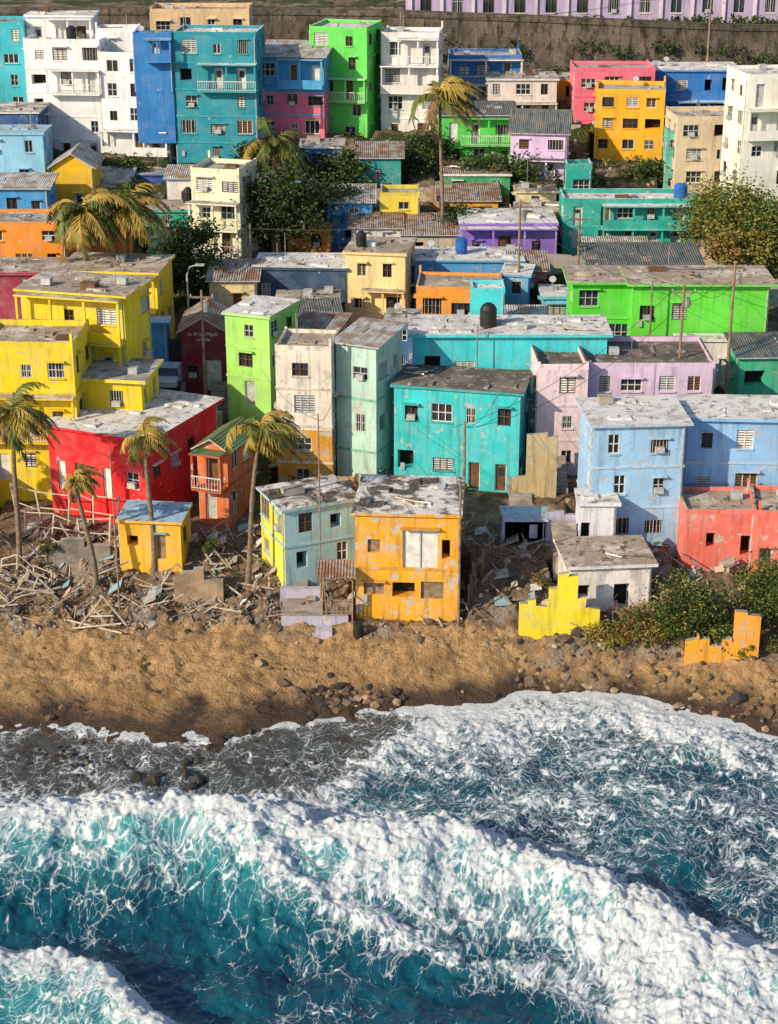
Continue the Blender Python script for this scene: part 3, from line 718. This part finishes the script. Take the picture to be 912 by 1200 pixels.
rocks('hillside_stones',pts,(0,1,3))
# ================================================================ planks, posts, debris
def G(u,v):
    x,y,z=ground(u,v);return x,y,gz(x,y)
m=M()
for i in range(620):
    if i<380: x=U(-26,-7);y=U(102.3,111.8)
    else: x=U(-7,26);y=U(102,113)
    z=gz(x,y)+.12;a=U(0,3.14);L=U(.4,2.6)
    m.beam((x,y,z),(x+math.cos(a)*L,y+math.sin(a)*L,z+U(-.1,.8)),U(.025,.065),random.choice([WOOD,PALEWOOD,WOOD,PALEWOOD,STEEL]))
for i in range(190):
    x=U(-25,26);y=U(102.8,113);z=gz(x,y)+.05;s=U(.25,1.);t=U(-.3,.3);k=U(0,.5)
    m.hexa([(x,y,z),(x+s,y+t,z+k),(x+s,y+s+t,z+.15+k),(x,y+s,z+.1),(x,y,z+.07),(x+s,y+t,z+.07+k),(x+s,y+s+t,z+.22+k),(x,y+s,z+.17)],random.choice([CONC,CONC,WHITE,roofmat('rust'),roofmat('grey'),stucco('d0a090',.6),stucco('90b0b8',.6)]))
m.obj('debris_planks')
def fence(name,pts,h=1.1,mat=PALEWOOD,rails=2,r=.05):
    m=M();P=[G(*p) for p in pts]
    T_=[(p[0]+U(-.35,.35),p[1]+U(-.2,.2),p[2]+h+U(-.3,.2)) for p in P]
    for p,t in zip(P,T_): m.beam((p[0],p[1],p[2]-.4),t,r*1.2,mat)
    for (a,ta),(b,tb) in zip(zip(P,T_),list(zip(P,T_))[1:]):
        for k in range(rails):
            s=(k+1)/(rails+.1);A_=Vector(a).lerp(Vector(ta),s);B_=Vector(b).lerp(Vector(tb),s*U(.8,1.05));m.beam(tuple(A_),tuple(B_),r*.8,mat)
    return m.obj(name)
fence('timber_fence',[(22,610),(50,612),(80,616),(110,618),(138,622)],2.6,r=.07)
fence('timber_fence',[(30,630),(60,634),(95,638),(128,640)],2.1,r=.07)
fence('timber_fence',[(0,668),(20,676),(40,680),(60,684)],1.3,r=.06)
fence('timber_fence',[(560,650),(585,655),(610,660)],1.0,WOOD)
fence('timber_fence',[(640,742),(665,746),(690,750)],1.0,WOOD)
fence('wooden_palisade',[(550+i*3.5,708-i*7) for i in range(9)],1.7,WOOD,1,.06)
def frame(u,v,s=1.,flip=1):
    m=M();x,y,z=G(u,v)
    for a,b in (((-1.8,0,0),(-.1,.6,2.0)),((1.2,0,0),(-.1,.6,2.0)),((-2.2,-.3,.1),(1.,-.5,.5)),((-1.2,.2,.7),(.6,.2,.9)),((-2.4,.5,.3),(.9,-.8,.1)),((0,0,0),(-.9,.4,1.6))):
        m.beam((x+a[0]*s*flip+U(-.2,.2),y+a[1]*s,z+a[2]*s),(x+b[0]*s*flip+U(-.2,.2),y+b[1]*s,z+b[2]*s+U(-.2,.2)),.07,PALEWOOD)
    m.obj('collapsed_timber_frame')
frame(125,738,1.);frame(205,690,.7,-1);frame(70,650,1.1);frame(255,665,.7);frame(35,700,.8,-1);frame(150,640,.9,-1)
m=M();x0=xat(330,740,102.2);x1=xat(425,740,102.2);LV=stucco('b8b4c8',.7)
m.box(x0,102.2,0,x1-.9,104.6,zat(722,102.2),LV,CONC);m.box(x0+2.2,101.2,0,x1-1.9,102.197,zat(755,101.2)+.9,LV)
m.box(x0+1.2,101.6,0,x0+2.197,102.195,2.4,CONC)
m.box(x0-.2,104.603,1,x0+2.6,105.0,zat(690,104.6),LV)
for i in range(4): m.box(x0-.9,102.4+i*.35,0,x0-.003,102.75+i*.35-.003,2.7+i*.2,CONC)
m.obj('concrete_platform')
m=M();zt=zat(722,102.2)
px,py=x0+2.6,102.4
for dx in(0,1.9):
    for dy in(0,1.6): m.beam((px+dx,py+dy,zt-.6),(px+dx+.05,py+dy,zt+2.6),.06,WOOD)
for zz in(.2,1.0,2.4):
    m.beam((px,py,zt+zz),(px+1.9,py,zt+zz),.05,WOOD);m.beam((px,py,zt+zz),(px,py+1.6,zt+zz),.05,WOOD);m.beam((px+1.9,py,zt+zz),(px+1.9,py+1.6,zt+zz),.05,WOOD)
for i in range(7): m.box(px+i*.28,py+.06,zt,px+i*.28+.2,py+.1,zt+1.0+U(-.1,.1),WOOD)
m.hexa([(px-.3,py-.3,zt+2.6),(px+2.2,py-.3,zt+2.65),(px+2.2,py+1.9,zt+2.95),(px-.3,py+1.9,zt+2.9),(px-.3,py-.3,zt+2.67),(px+2.2,py-.3,zt+2.72),(px+2.2,py+1.9,zt+3.02),(px-.3,py+1.9,zt+2.97)],WOOD,roofmat('rust'))
m.beam((px+.3,py,zt),(px+.1,py-.8,zt+3.3),.05,WOOD)
m.obj('timber_lookout_hut')
m=M();x,y,z=G(420,746);m.tube([(x,y,z-.1),(x,y,z+.9),(x,y,z+.95)],[.32,.32,.25],BLACKP,14);m.tube([(x,y,z+.3),(x,y,z+.36)],.35,BLACKP,14);m.obj('black_oil_drum')
def rwall(name,us,vt,vb,Y,mat,t=.3,deep=1.2):
    m=M()
    for i in range(len(us)-1):
        xa_,xb_=xat(us[i],vb,Y),xat(us[i+1],vb,Y);z0=zat(vb,Y)-deep
        za=zat(vt[i],Y);zb_=za+U(-.15,.15)
        m.hexa([(xa_,Y,z0),(xb_-.004,Y,z0),(xb_-.004,Y+t,z0),(xa_,Y+t,z0),(xa_,Y,za),(xb_-.004,Y,zb_),(xb_-.004,Y+t,zb_),(xa_,Y+t,za)],mat,CONC)
    return m.obj(name)
YW=stucco('f8da10',.4)
rwall('ruined_yellow_wall',[608,618,627,640,642,652,664,675,685,702],[708,704,710,704,690,674,676,702,712,716],744,101.6,YW,.35)
rwall('ruined_yellow_wall',[612,640,662],[712,712,716],738,103.1,YW,.3)
rwall('ruined_orange_wall',[803,816,818,830,845,856,858,872,888],[752,745,750,757,750,752,717,721,716],776,99.4,stucco('eca41c',.5),.4)
rwall('pale_garden_wall',[588,600,612,640,660,682],[606,612,611,600,603,604],634,111.2,stucco('c4c4e4',.5))
rwall('pale_garden_wall',[722,735,752,765],[645,640,646,646],668,108.4,stucco('d8d0dc',.6))
rwall('concrete_garden_wall',[600,616,640,652],[560,510,512,560],575,117.4,stucco('c8b080',.7))
rwall('rubble_masonry_wall',[60,72,84,100,110,130],[640,634,632,642,640,640],660,108.3,ROCKS[0],.5)
rwall('rubble_masonry_wall',[205,214,228,240,262],[676,672,668,680,680],700,104.6,ROCKS[1],.5)
for (a,b,v,Y) in ((170,240,410,138),(240,300,350,147),(300,340,470,127.5),(440,480,430,129),(590,660,400,135),(820,870,290,155),(240,330,240,165),(440,520,300,151.5),(600,640,372,144),(870,912,330,143),(190,260,480,124),(720,800,470,129.5),
    (0,130,196,175.5),(100,205,208,175.8),(200,320,198,175.5),(300,380,176,178),(380,530,176,181.5),(500,600,202,177),(590,710,244,169.5),(640,800,212,175.3),(700,880,172,183),(60,200,250,161.5),(230,400,222,169.4),(400,530,220,167.5),(80,230,308,149.5),(640,700,300,152),(790,880,252,166),(520,680,150,186)):
    n_=max(2,int((b-a)/22));us=[a+(b-a)*i/n_ for i in range(n_+1)]
    vs_=[v+U(-3,3) for _ in us]
    rwall('retaining_wall',us,vs_,v+12,Y,random.choice([CONC,stucco('c8b8a0',.7),stucco('b09878',.8),stucco('a8a49c',.7)]))
def stairs(u,v,Y,n=9,w=1.6):
    m=M();x=xat(u,v,Y);z=zat(v,Y)-1
    for i in range(n): m.box(x,Y+i*.3,z-1.5,x+w,Y+i*.3+.297,z+(i+1)*.19,CONC)
    m.obj('concrete_stairs')
for s in ((598,585,116),(245,470,128),(640,560,118),(300,330,150),(760,300,153),(650,640,107.5),(330,700,103.8)): stairs(*s)
# ================================================================ stone rampart + arcaded building
q=NT('old_stone_rampart');v=q.coord(False)
n1=q.noise(v,.25,6,.7);n2=q.noise(q.scl(v,(1,1,.35)),1.2,6,.7)
c=q.mix(q.mr(n1,.4,.6),(.11,.095,.078),(.22,.18,.14));c=q.mix(q.mr(n2,.48,.62),c,(.045,.045,.028))
br=q.n('ShaderNodeTexBrick',{'Vector':q.n('ShaderNodeMapping',{'Vector':v,'Rotation':(math.pi/2,0,0)}).outputs[0],'Scale':1.,'Mortar Size':.03,'Color1':(1,1,1,1),'Color2':(.6,.6,.6,1),'Mortar':(.3,.3,.3,1)}).outputs['Color']
c=q.mix(.5,c,br,'MULTIPLY');q.bump(n2,1.,.2);RAMP=q.done(c,.95,.1)
m=M()
seg_=[(-300,29.4),(-12,29.4),(0,29.2),(16,28.6),(40,27.6),(300,27.4)]
for (a,za),(b,zb_) in zip(seg_[:-1],seg_[1:]):
    m.hexa([(a,204.6,14),(b,204.6,14),(b,207.6,14),(a,207.6,14),(a,206,za),(b,206,zb_),(b,207.6,zb_),(a,207.6,za)],RAMP)
    m.hexa([(a,205.8,za-.6),(b,205.8,zb_-.6),(b,206.02,zb_-.5),(a,206.02,za-.5),(a,205.8,za-.35),(b,205.8,zb_-.35),(b,206.02,zb_-.3),(a,206.02,za-.3)],RAMP)
m.obj('stone_rampart_wall')
e=empty('arcaded_lilac_building',(46,212,27.4),0);w=88;fc=Face((-w/2,0),(1,0),(0,-1),w)
mw=M();mg=M();mt=M();o=[]
for i in range(24):
    a=1.6+i*3.6;o.append((a,a+1.3,.9,3.4,'glass'))
    o.append((a,a+1.3,5.2,7.4,'glass'))
wallface(mw,mg,mt,fc,-2,9,o,[],stucco('b8a8cc',.3),WHITE)
PIL=stucco('dcd0dc',.4)
for i in range(25):
    a=.3+i*3.6
    fc.box(mt,a,a+.35,-.5,9,.003,.25,PIL)
mw.box(-w/2,.3,-2,w/2,10,9,stucco('b8a8cc',.3),roofmat('grey'))
mw.obj('walls',e);mg.obj('windows_and_doors',e);mt.obj('pilasters',e)
# ================================================================ PALMS
FR=[plain('palm_frond_gold',(.30,.21,.04),.55,.45,.8),plain('palm_frond_green',(.10,.12,.022),.6,.45,.8),plain('palm_frond_dry',(.24,.145,.06),.8,.35,.8)]
TRK=plain('palm_trunk',(.19,.145,.10),.9,.4,3)
def palm(x,y,zg,top,L,lean=(0,0),wind=(-.5,0),green=.4,nf=22):
    m=M();h=top-zg;pts=[];rr=[]
    for i in range(13):
        t=i/12;pts.append((x+lean[0]*t**1.7+.18*math.sin(t*5)*(1-t),y+lean[1]*t**1.7,zg-.4+(h+.4)*t));rr.append(.2-.09*t+(.1 if i==0 else 0)+(.015 if i%2 else 0))
    m.tube(pts,rr,TRK,8)
    mf=M();c=Vector(pts[-1])
    for k in range(nf):
        az=k*2.39996+U(-.3,.3);el=U(-.3,1.3);l=L*U(.6,1.18)
        mat=FR[2] if el<-.05 else (FR[1] if R()<green else FR[0])
        d=Vector((math.cos(az)*math.cos(el),math.sin(az)*math.cos(el),math.sin(el)))
        p=c.copy();P=[p.copy()];N=11;dr_=U(.08,.22)
        for i in range(N):
            d=(d+Vector((wind[0]*.16,wind[1]*.16,-dr_-.02*i))).normalized();p=p+d*l/N;P.append(p.copy())
        mf.tube(P,[.035*(1-i/(N+1)) +.006 for i in range(N+1)],mat,3,False)
        for i in range(1,N+1):
            for sub in (0,.33,.66):
                if i==N and sub>0: continue
                a=P[i] if i==N else P[i].lerp(P[i+1],sub)
                tg=(P[min(i+1,N)]-P[i-1]).normalized();sd=tg.cross(Vector((0,0,1)))
                if sd.length<.05: sd=Vector((1,0,0))
                sd.normalize();t=(i+sub)/(N+1)
                ll=L*.30*(math.sin(math.pi*min(1,t*.8+.2))**.6)*U(.7,1.15)
                for sg in(-1,1):
                    if R()<.1: continue
                    dr=(sd*sg*.8+tg*.55+Vector((wind[0]*.3,0,-.4+U(-.25,.2)))).normalized()
                    wv_=tg*.042*L/2.4
                    b=a+dr*ll*.6;e_=b+(dr+Vector((0,0,-.5))).normalized()*ll*.4
                    mf.quad(tuple(a-wv_),tuple(a+wv_),tuple(b+wv_*.9),tuple(b-wv_*.9),mat)
                    mf.tri(tuple(b-wv_*.9),tuple(b+wv_*.9),tuple(e_),mat)
    for k in range(6):
        q_=c+Vector((U(-.25,.25),U(-.25,.25),U(-.45,-.1)));m.add(IV*.14+np.array(q_[:]),IF,FR[2])
    e=empty('palm_tree',(0,0,0));m.obj('trunk',e,True);mf.obj('fronds',e);return e
def palmat(ub,vb,uc,vc,L,Y=None,wind=(-.5,0),green=.4,nf=22):
    if Y is None: x,y,z=G(ub,vb)
    else: y=Y;z=gz(xat(ub,vb,Y),Y);x=xat(ub,vb,Y)
    top=zat(vc,y);xt=xat(uc,vc,y);palm(x,y,z,top,L,(xt-x,0),wind,green,nf)
palmat(22,662,16,484,3.2,wind=(.9,0),green=.35,nf=30)
palmat(112,692,88,566,2.1,wind=(.9,0),green=.2,nf=18)
palmat(180,672,170,512,2.4,wind=(1.0,0),green=.2,nf=20)
palmat(290,688,306,505,3.3,wind=(1.3,0),green=.4,nf=30)
palmat(102,345,98,248,4.4,Y=139,wind=(.4,0),green=.3,nf=30)
palmat(150,345,150,242,4.2,Y=140.5,wind=(.6,0),green=.4,nf=26)
palmat(517,275,516,112,4.6,Y=158,wind=(1.3,0),green=.25,nf=30)
palmat(320,240,322,170,4.4,Y=168.5,wind=(.5,0),green=.95,nf=28)
palmat(640,250,640,228,2.6,Y=170,wind=(.4,0),green=.7,nf=16)
for x in(-33,-30,31,36): 
    y=U(104,112);palm(x,y,gz(x,y),gz(x,y)+U(6,9),2.6,(U(-1,1),0),(.3,0))
# ================================================================ BUSHES / TREES
LM=[plain('leaf_dark_green',(.03,.052,.013),.6,.5,1.),plain('leaf_green',(.07,.105,.02),.6,.4,1.),plain('leaf_yellow_green',(.21,.20,.035),.6,.4,1.),plain('leaf_brown',(.22,.13,.045),.7,.4,1.)]
def foliage(m,c,r,n,ls,mix):
    nc=max(5,int(n/110));cl=[]
    while len(cl)<nc:
        d=Vector((random.gauss(0,1),random.gauss(0,1),random.gauss(0,1))).normalized()*U(.3,1.15)**.6
        if d.z<-.5: continue
        cl.append((Vector((d.x*r[0],d.y*r[1],d.z*r[2])),U(.14,.32)*min(r[0],r[2]*1.3),random.choice(mix)))
    for _ in range(n):
        k,s,mt_=random.choice(cl)
        p=Vector(c)+k+Vector((random.gauss(0,s),random.gauss(0,s),random.gauss(0,s*.8)))
        a=Vector((random.gauss(0,1),random.gauss(0,1),random.gauss(0,.6))).normalized();b=a.cross(Vector((random.gauss(0,1),random.gauss(0,1),random.gauss(0,1)))).normalized()
        l=ls*U(.6,1.4);a=a*l;b=b*l*.5
        m.quad(tuple(p-a),tuple(p-b),tuple(p+a),tuple(p+b),LM[mt_ if R()<.75 else random.choice(mix)])
def tree(name,x,y,z,r,hc,n,ls,mix):
    e=empty(name);m=M()
    for k in range(4):
        a=U(0,6.28);m.tube([(x,y,z-.4),(x+U(-.2,.2),y,z+hc*.45),(x+math.cos(a)*r[0]*.5,y+math.sin(a)*r[1]*.5,z+hc)],[.16,.11,.04],TRK,6)
    m.obj('trunk_and_limbs',e);f=M();foliage(f,(x,y,z+hc),r,n,ls,mix);f.obj('foliage',e)
def treeat(name,u,v,Y,r,n,ls,mix):
    x=xat(u,v,Y);z=gz(x,Y);zc=zat(v,Y);hc=max(.3,zc-z);tree(name,x,Y,z,r,hc,n,ls,mix)
treeat('shrub',714,745,101.3,(1.6,1.0,.8),2600,.10,[3,2,2,3])
treeat('shrub',757,735,101.4,(1.5,1.2,1.4),4000,.10,[3,3,2,1,3])
treeat('shrub',808,720,101.2,(2.1,1.4,2.2),9000,.10,[0,1,1,0,2])
treeat('shrub',845,745,100.6,(.9,1.0,1.0),2500,.10,[0,1,2])
treeat('shrub',902,706,102.2,(1.9,1.5,2.8),9000,.10,[1,1,2,0])
treeat('shrub',880,760,100.2,(1.6,.8,.6),2000,.10,[1,3,2])
treeat('leafy_tree',322,248,156,(4.0,2.6,3.2),8500,.18,[0,0,1])
treeat('leafy_tree',372,240,161,(3.2,2,2.3),5000,.18,[0,0,1])
treeat('leafy_tree',300,205,171,(3.0,2,2.6),4000,.19,[0,0,1])
treeat('leafy_tree',345,200,170.5,(2.4,2,2.0),3000,.19,[0,0,1])
treeat('leafy_tree',226,308,147.5,(2.8,2.0,3.6),6500,.17,[0,0,1])
treeat('leafy_tree',252,335,145,(1.8,1.5,2.2),2600,.17,[0,1])
treeat('leafy_tree',852,260,154,(3.6,2.4,3.2),8500,.16,[2,2,1])
treeat('leafy_tree',902,285,151,(3.2,2.4,3.4),8500,.16,[2,1,1])
treeat('shrub',865,292,149,(2.6,1.5,1.3),3400,.16,[3,2])
treeat('leafy_tree',478,204,174.5,(3.6,2,2.2),5500,.19,[0,0,1])
treeat('leafy_tree',580,212,171.5,(3.8,2,2.2),5500,.19,[0,0,1])
treeat('leafy_tree',408,210,171,(2.6,2,2.2),3600,.19,[0,1])
treeat('leafy_tree',640,232,169.5,(2.2,2,1.6),2200,.2,[0,1])
treeat('leafy_tree',686,222,172,(1.8,1.5,1.6),1800,.2,[0,1])
treeat('leafy_tree',500,178,179,(2.4,1.6,1.9),3000,.19,[0,0])
treeat('leafy_tree',760,212,173,(2.2,1.6,1.4),2200,.2,[0,1])
treeat('leafy_tree',540,258,158.5,(1.8,1.5,1.4),1800,.18,[0,1])
treeat('leafy_tree',195,330,146,(1.6,1.4,1.8),2000,.17,[0,1])
treeat('leafy_tree',425,300,152.5,(1.5,1.2,1.2),1400,.17,[0,0,1])
treeat('leafy_tree',150,200,175,(1.8,1.4,1.4),1600,.18,[0,1])
treeat('shrub',540,160,183,(1.8,1.2,1.4),1400,.18,[0,1])
treeat('shrub',330,335,149,(1.5,1.2,.9),900,.18,[0,1])
treeat('shrub',385,352,141,(1.5,1.2,.7),900,.16,[0,1])
treeat('shrub',640,345,144.5,(1.3,1.,.9),900,.16,[0,1])
treeat('shrub',240,640,108.5,(.9,.7,.5),900,.08,[1,3])
treeat('shrub',630,680,106,(1.,.7,.4),900,.08,[1,3])
treeat('shrub',56,640,108.5,(.8,.6,.4),700,.08,[1,3])
m=M()
for _ in range(260):
    x=U(-46,46);y=U(118,203);foliage(m,(x,y,gz(x,y)+.2),(U(.4,1.6),U(.4,1.2),U(.3,1.)),110,.17,[0,0,1,2])
m.obj('hillside_undergrowth')
m=M()
for _ in range(90):
    x=U(-60,60);foliage(m,(x,208.6,27.6),(1.2,.6,.7),80,.2,[0,1,1])
for _ in range(110):
    x=U(-60,60);foliage(m,(x,205,22+U(0,4)),(1.3,.4,.9),70,.18,[0,0,1])
m.obj('rampart_vegetation')
m=M()
for _ in range(160):
    x=U(-26,27);y=U(102.6,112);foliage(m,(x,y,gz(x,y)+.05),(U(.2,.7),U(.2,.6),.15),70,.07,[0,1,2,3])
m.obj('ground_weeds')
# ================================================================ poles, wires, lamp
TOPS={}
def pole(k,u,vt,vb,Y,arm=True,r=.11):
    x=xat(u,vt,Y);zt=zat(vt,Y);zb=min(zat(vb,Y),gz(x,Y))-.3
    m=M();m.tube([(x,Y,zb),(x,Y,zt)],[r*1.3,r*.8],WOOD,8)
    if arm:
        m.box(x-.9,Y-.06,zt-.6,x+.9,Y+.06,zt-.48,WOOD)
        for d in(-.8,0,.8): m.tube([(x+d,Y,zt-.48),(x+d,Y,zt-.3)],.05,LOUV,6)
        if R()<.6: m.tube([(x+.3,Y-.1,zt-1.6),(x+.3,Y-.1,zt-.9)],.2,STEEL,8)
    m.obj('utility_pole');TOPS[k]=(x,Y,zt-.4)
pole('a',545,494,600,111.5,False);pole('b',610,235,345,143);pole('c',802,334,468,124);pole('d',862,306,468,126)
pole('e',835,-20,80,197);pole('f',293,262,350,147,False);pole('g',540,566,720,102.5,False,.08);pole('h',470,15,60,194,False)
pole('i',765,330,410,133,False,.07);pole('j',373,485,690,104.6,False,.05);pole('k',129,528,700,103.5,False,.05);pole('l',680,250,330,148);pole('m',236,340,470,128)
pole('n',560,380,440,124,False,.05)
m=M()
def wire(a,b,sag=1.2,r=.018):
    a=Vector(a);b=Vector(b);P=[]
    for i in range(13):
        t=i/12;p=a.lerp(b,t);p.z-=sag*4*t*(1-t);P.append(tuple(p))
    m.tube(P,r,WIRE,3,False)
T=TOPS
for a,b in (('a','c'),('c','d'),('b','l'),('b','f'),('m','f'),('e','h'),('d','l'),('c','b')):
    for dx in(-.8,.8): wire((T[a][0]+dx,T[a][1],T[a][2]),(T[b][0]+dx,T[b][1],T[b][2]),U(.8,1.8))
for k in T:
    for _ in range(2): wire(T[k],(T[k][0]+U(-9,9),T[k][1]+U(5,12),T[k][2]+U(-2,1)),.6)
m.obj('overhead_cables')
Y=137.5;x=xat(219,318,Y);zt=zat(310,Y);m=M()
m.tube([(x,Y,zt-7.5),(x,Y,zt-.8),(x+.25,Y,zt-.2),(x+.9,Y,zt)],[.1,.07,.06,.05],LOUV,8);m.box(x+.7,Y-.15,zt-.1,x+1.4,Y+.15,zt+.05,LOUV);m.obj('street_lamp')
q=NT('asphalt');v=q.coord(False);n=q.noise(v,3.,5);ASP=q.done(q.mix(n,(.04,.04,.042),(.075,.07,.068)),.9,.2)
xa0,xa1=xat(174,460,131),xat(214,460,131)
m=M();n_=12
for i in range(n_):
    y0=124.5+i*1.1;y1=y0+1.1;z0=8.2+i*.26;z1=z0+.26
    m.quad((xa0,y0,z0),(xa1,y0,z0),(xa1,y1,z1),(xa0,y1,z1),ASP)
    m.box(xa1+.003,y0,z0-3,xa1+.3,y1-.003,z1+.12,CONC);m.box(xa0-.3,y0,z0-3,xa0-.003,y1-.003,z1+.12,CONC)
m.obj('street')
def car(x,y,z,rz,colr):
    e=empty('parked_car',(x,y,z),rz);cm=plain('car_paint_%d'%int(colr[0]*100),colr,.25,.05,1,0,.6)
    prof_=[(-2.1,.35),(-2.15,.75),(-1.9,.9),(-1.2,.95),(-.6,1.42),(.9,1.45),(1.6,1.0),(2.05,.92),(2.12,.35)]
    m=M()
    def ring(w,ins): return [(px_,(-w+ (ins if pz>1.1 else 0))*1.,pz) for px_,pz in prof_]
    A=ring(.85,.16);B=[(p[0],-p[1],p[2]) for p in A];n=len(A);m.v+=A+B
    for i in range(n):
        j=(i+1)%n;m.f.append((i,j,n+j,n+i));m.m.append(m.mi(GLASS if i in(3,5) else cm))
    m.f.append(tuple(range(n-1,-1,-1)));m.m.append(m.mi(cm));m.f.append(tuple(range(n,2*n)));m.m.append(m.mi(cm))
    m.obj('body',e);m=M()
    for sy in(-1,1):
        m.quad((-1.0,sy*.80,1.0),(1.35,sy*.80,1.0),(.8,sy*.705,1.36),(-.55,sy*.705,1.36),GLASS)
    m.obj('side_windows',e);m=M()
    for px_ in(-1.35,1.3):
        for sy in(-1,1): m.tube([(px_,sy*.65,.33),(px_,sy*.9,.33)],.33,BLACKP,14);m.tube([(px_,sy*.9,.33),(px_,sy*.91,.33)],.18,STEEL,10)
    m.obj('wheels',e)
car((xa0+xa1)/2+.5,131,9.75,math.radians(84),(.45,.6,.7))
car((xa0+xa1)/2-.5,126.4,8.66,math.radians(93),(.7,.7,.7))
# ================================================================ light, sky, camera
AZ=math.radians(-128);EL=math.radians(28)
S=Vector((math.cos(EL)*math.sin(AZ),math.cos(EL)*math.cos(AZ),math.sin(EL)))
ld=bpy.data.lights.new('sun','SUN');ld.energy=5.0;ld.angle=math.radians(.6);ld.color=(1,.84,.62)
lo_=bpy.data.objects.new('sun',ld);scene.collection.objects.link(lo_);lo_.rotation_euler=(-S).to_track_quat('-Z','Y').to_euler()
w=bpy.data.worlds.new('World');scene.world=w;w.use_nodes=True;nt=w.node_tree
sk=nt.nodes.new('ShaderNodeTexSky');sk.sky_type='NISHITA';sk.sun_disc=False;sk.sun_elevation=EL;sk.sun_rotation=AZ
bg=nt.nodes['Background'];nt.links.new(sk.outputs[0],bg.inputs[0]);bg.inputs[1].default_value=.15
cd=bpy.data.cameras.new('camera');cd.sensor_fit='VERTICAL';cd.sensor_height=24;cd.lens=24*F/1200;cd.clip_end=6000;cd.clip_start=.5
co=bpy.data.objects.new('camera',cd);scene.collection.objects.link(co);co.location=(0,0,CAMZ);co.rotation_euler=(math.pi/2-PIT,0,0)
scene.camera=co
scene.view_settings.view_transform='Standard';scene.view_settings.look='None';scene.view_settings.exposure=0
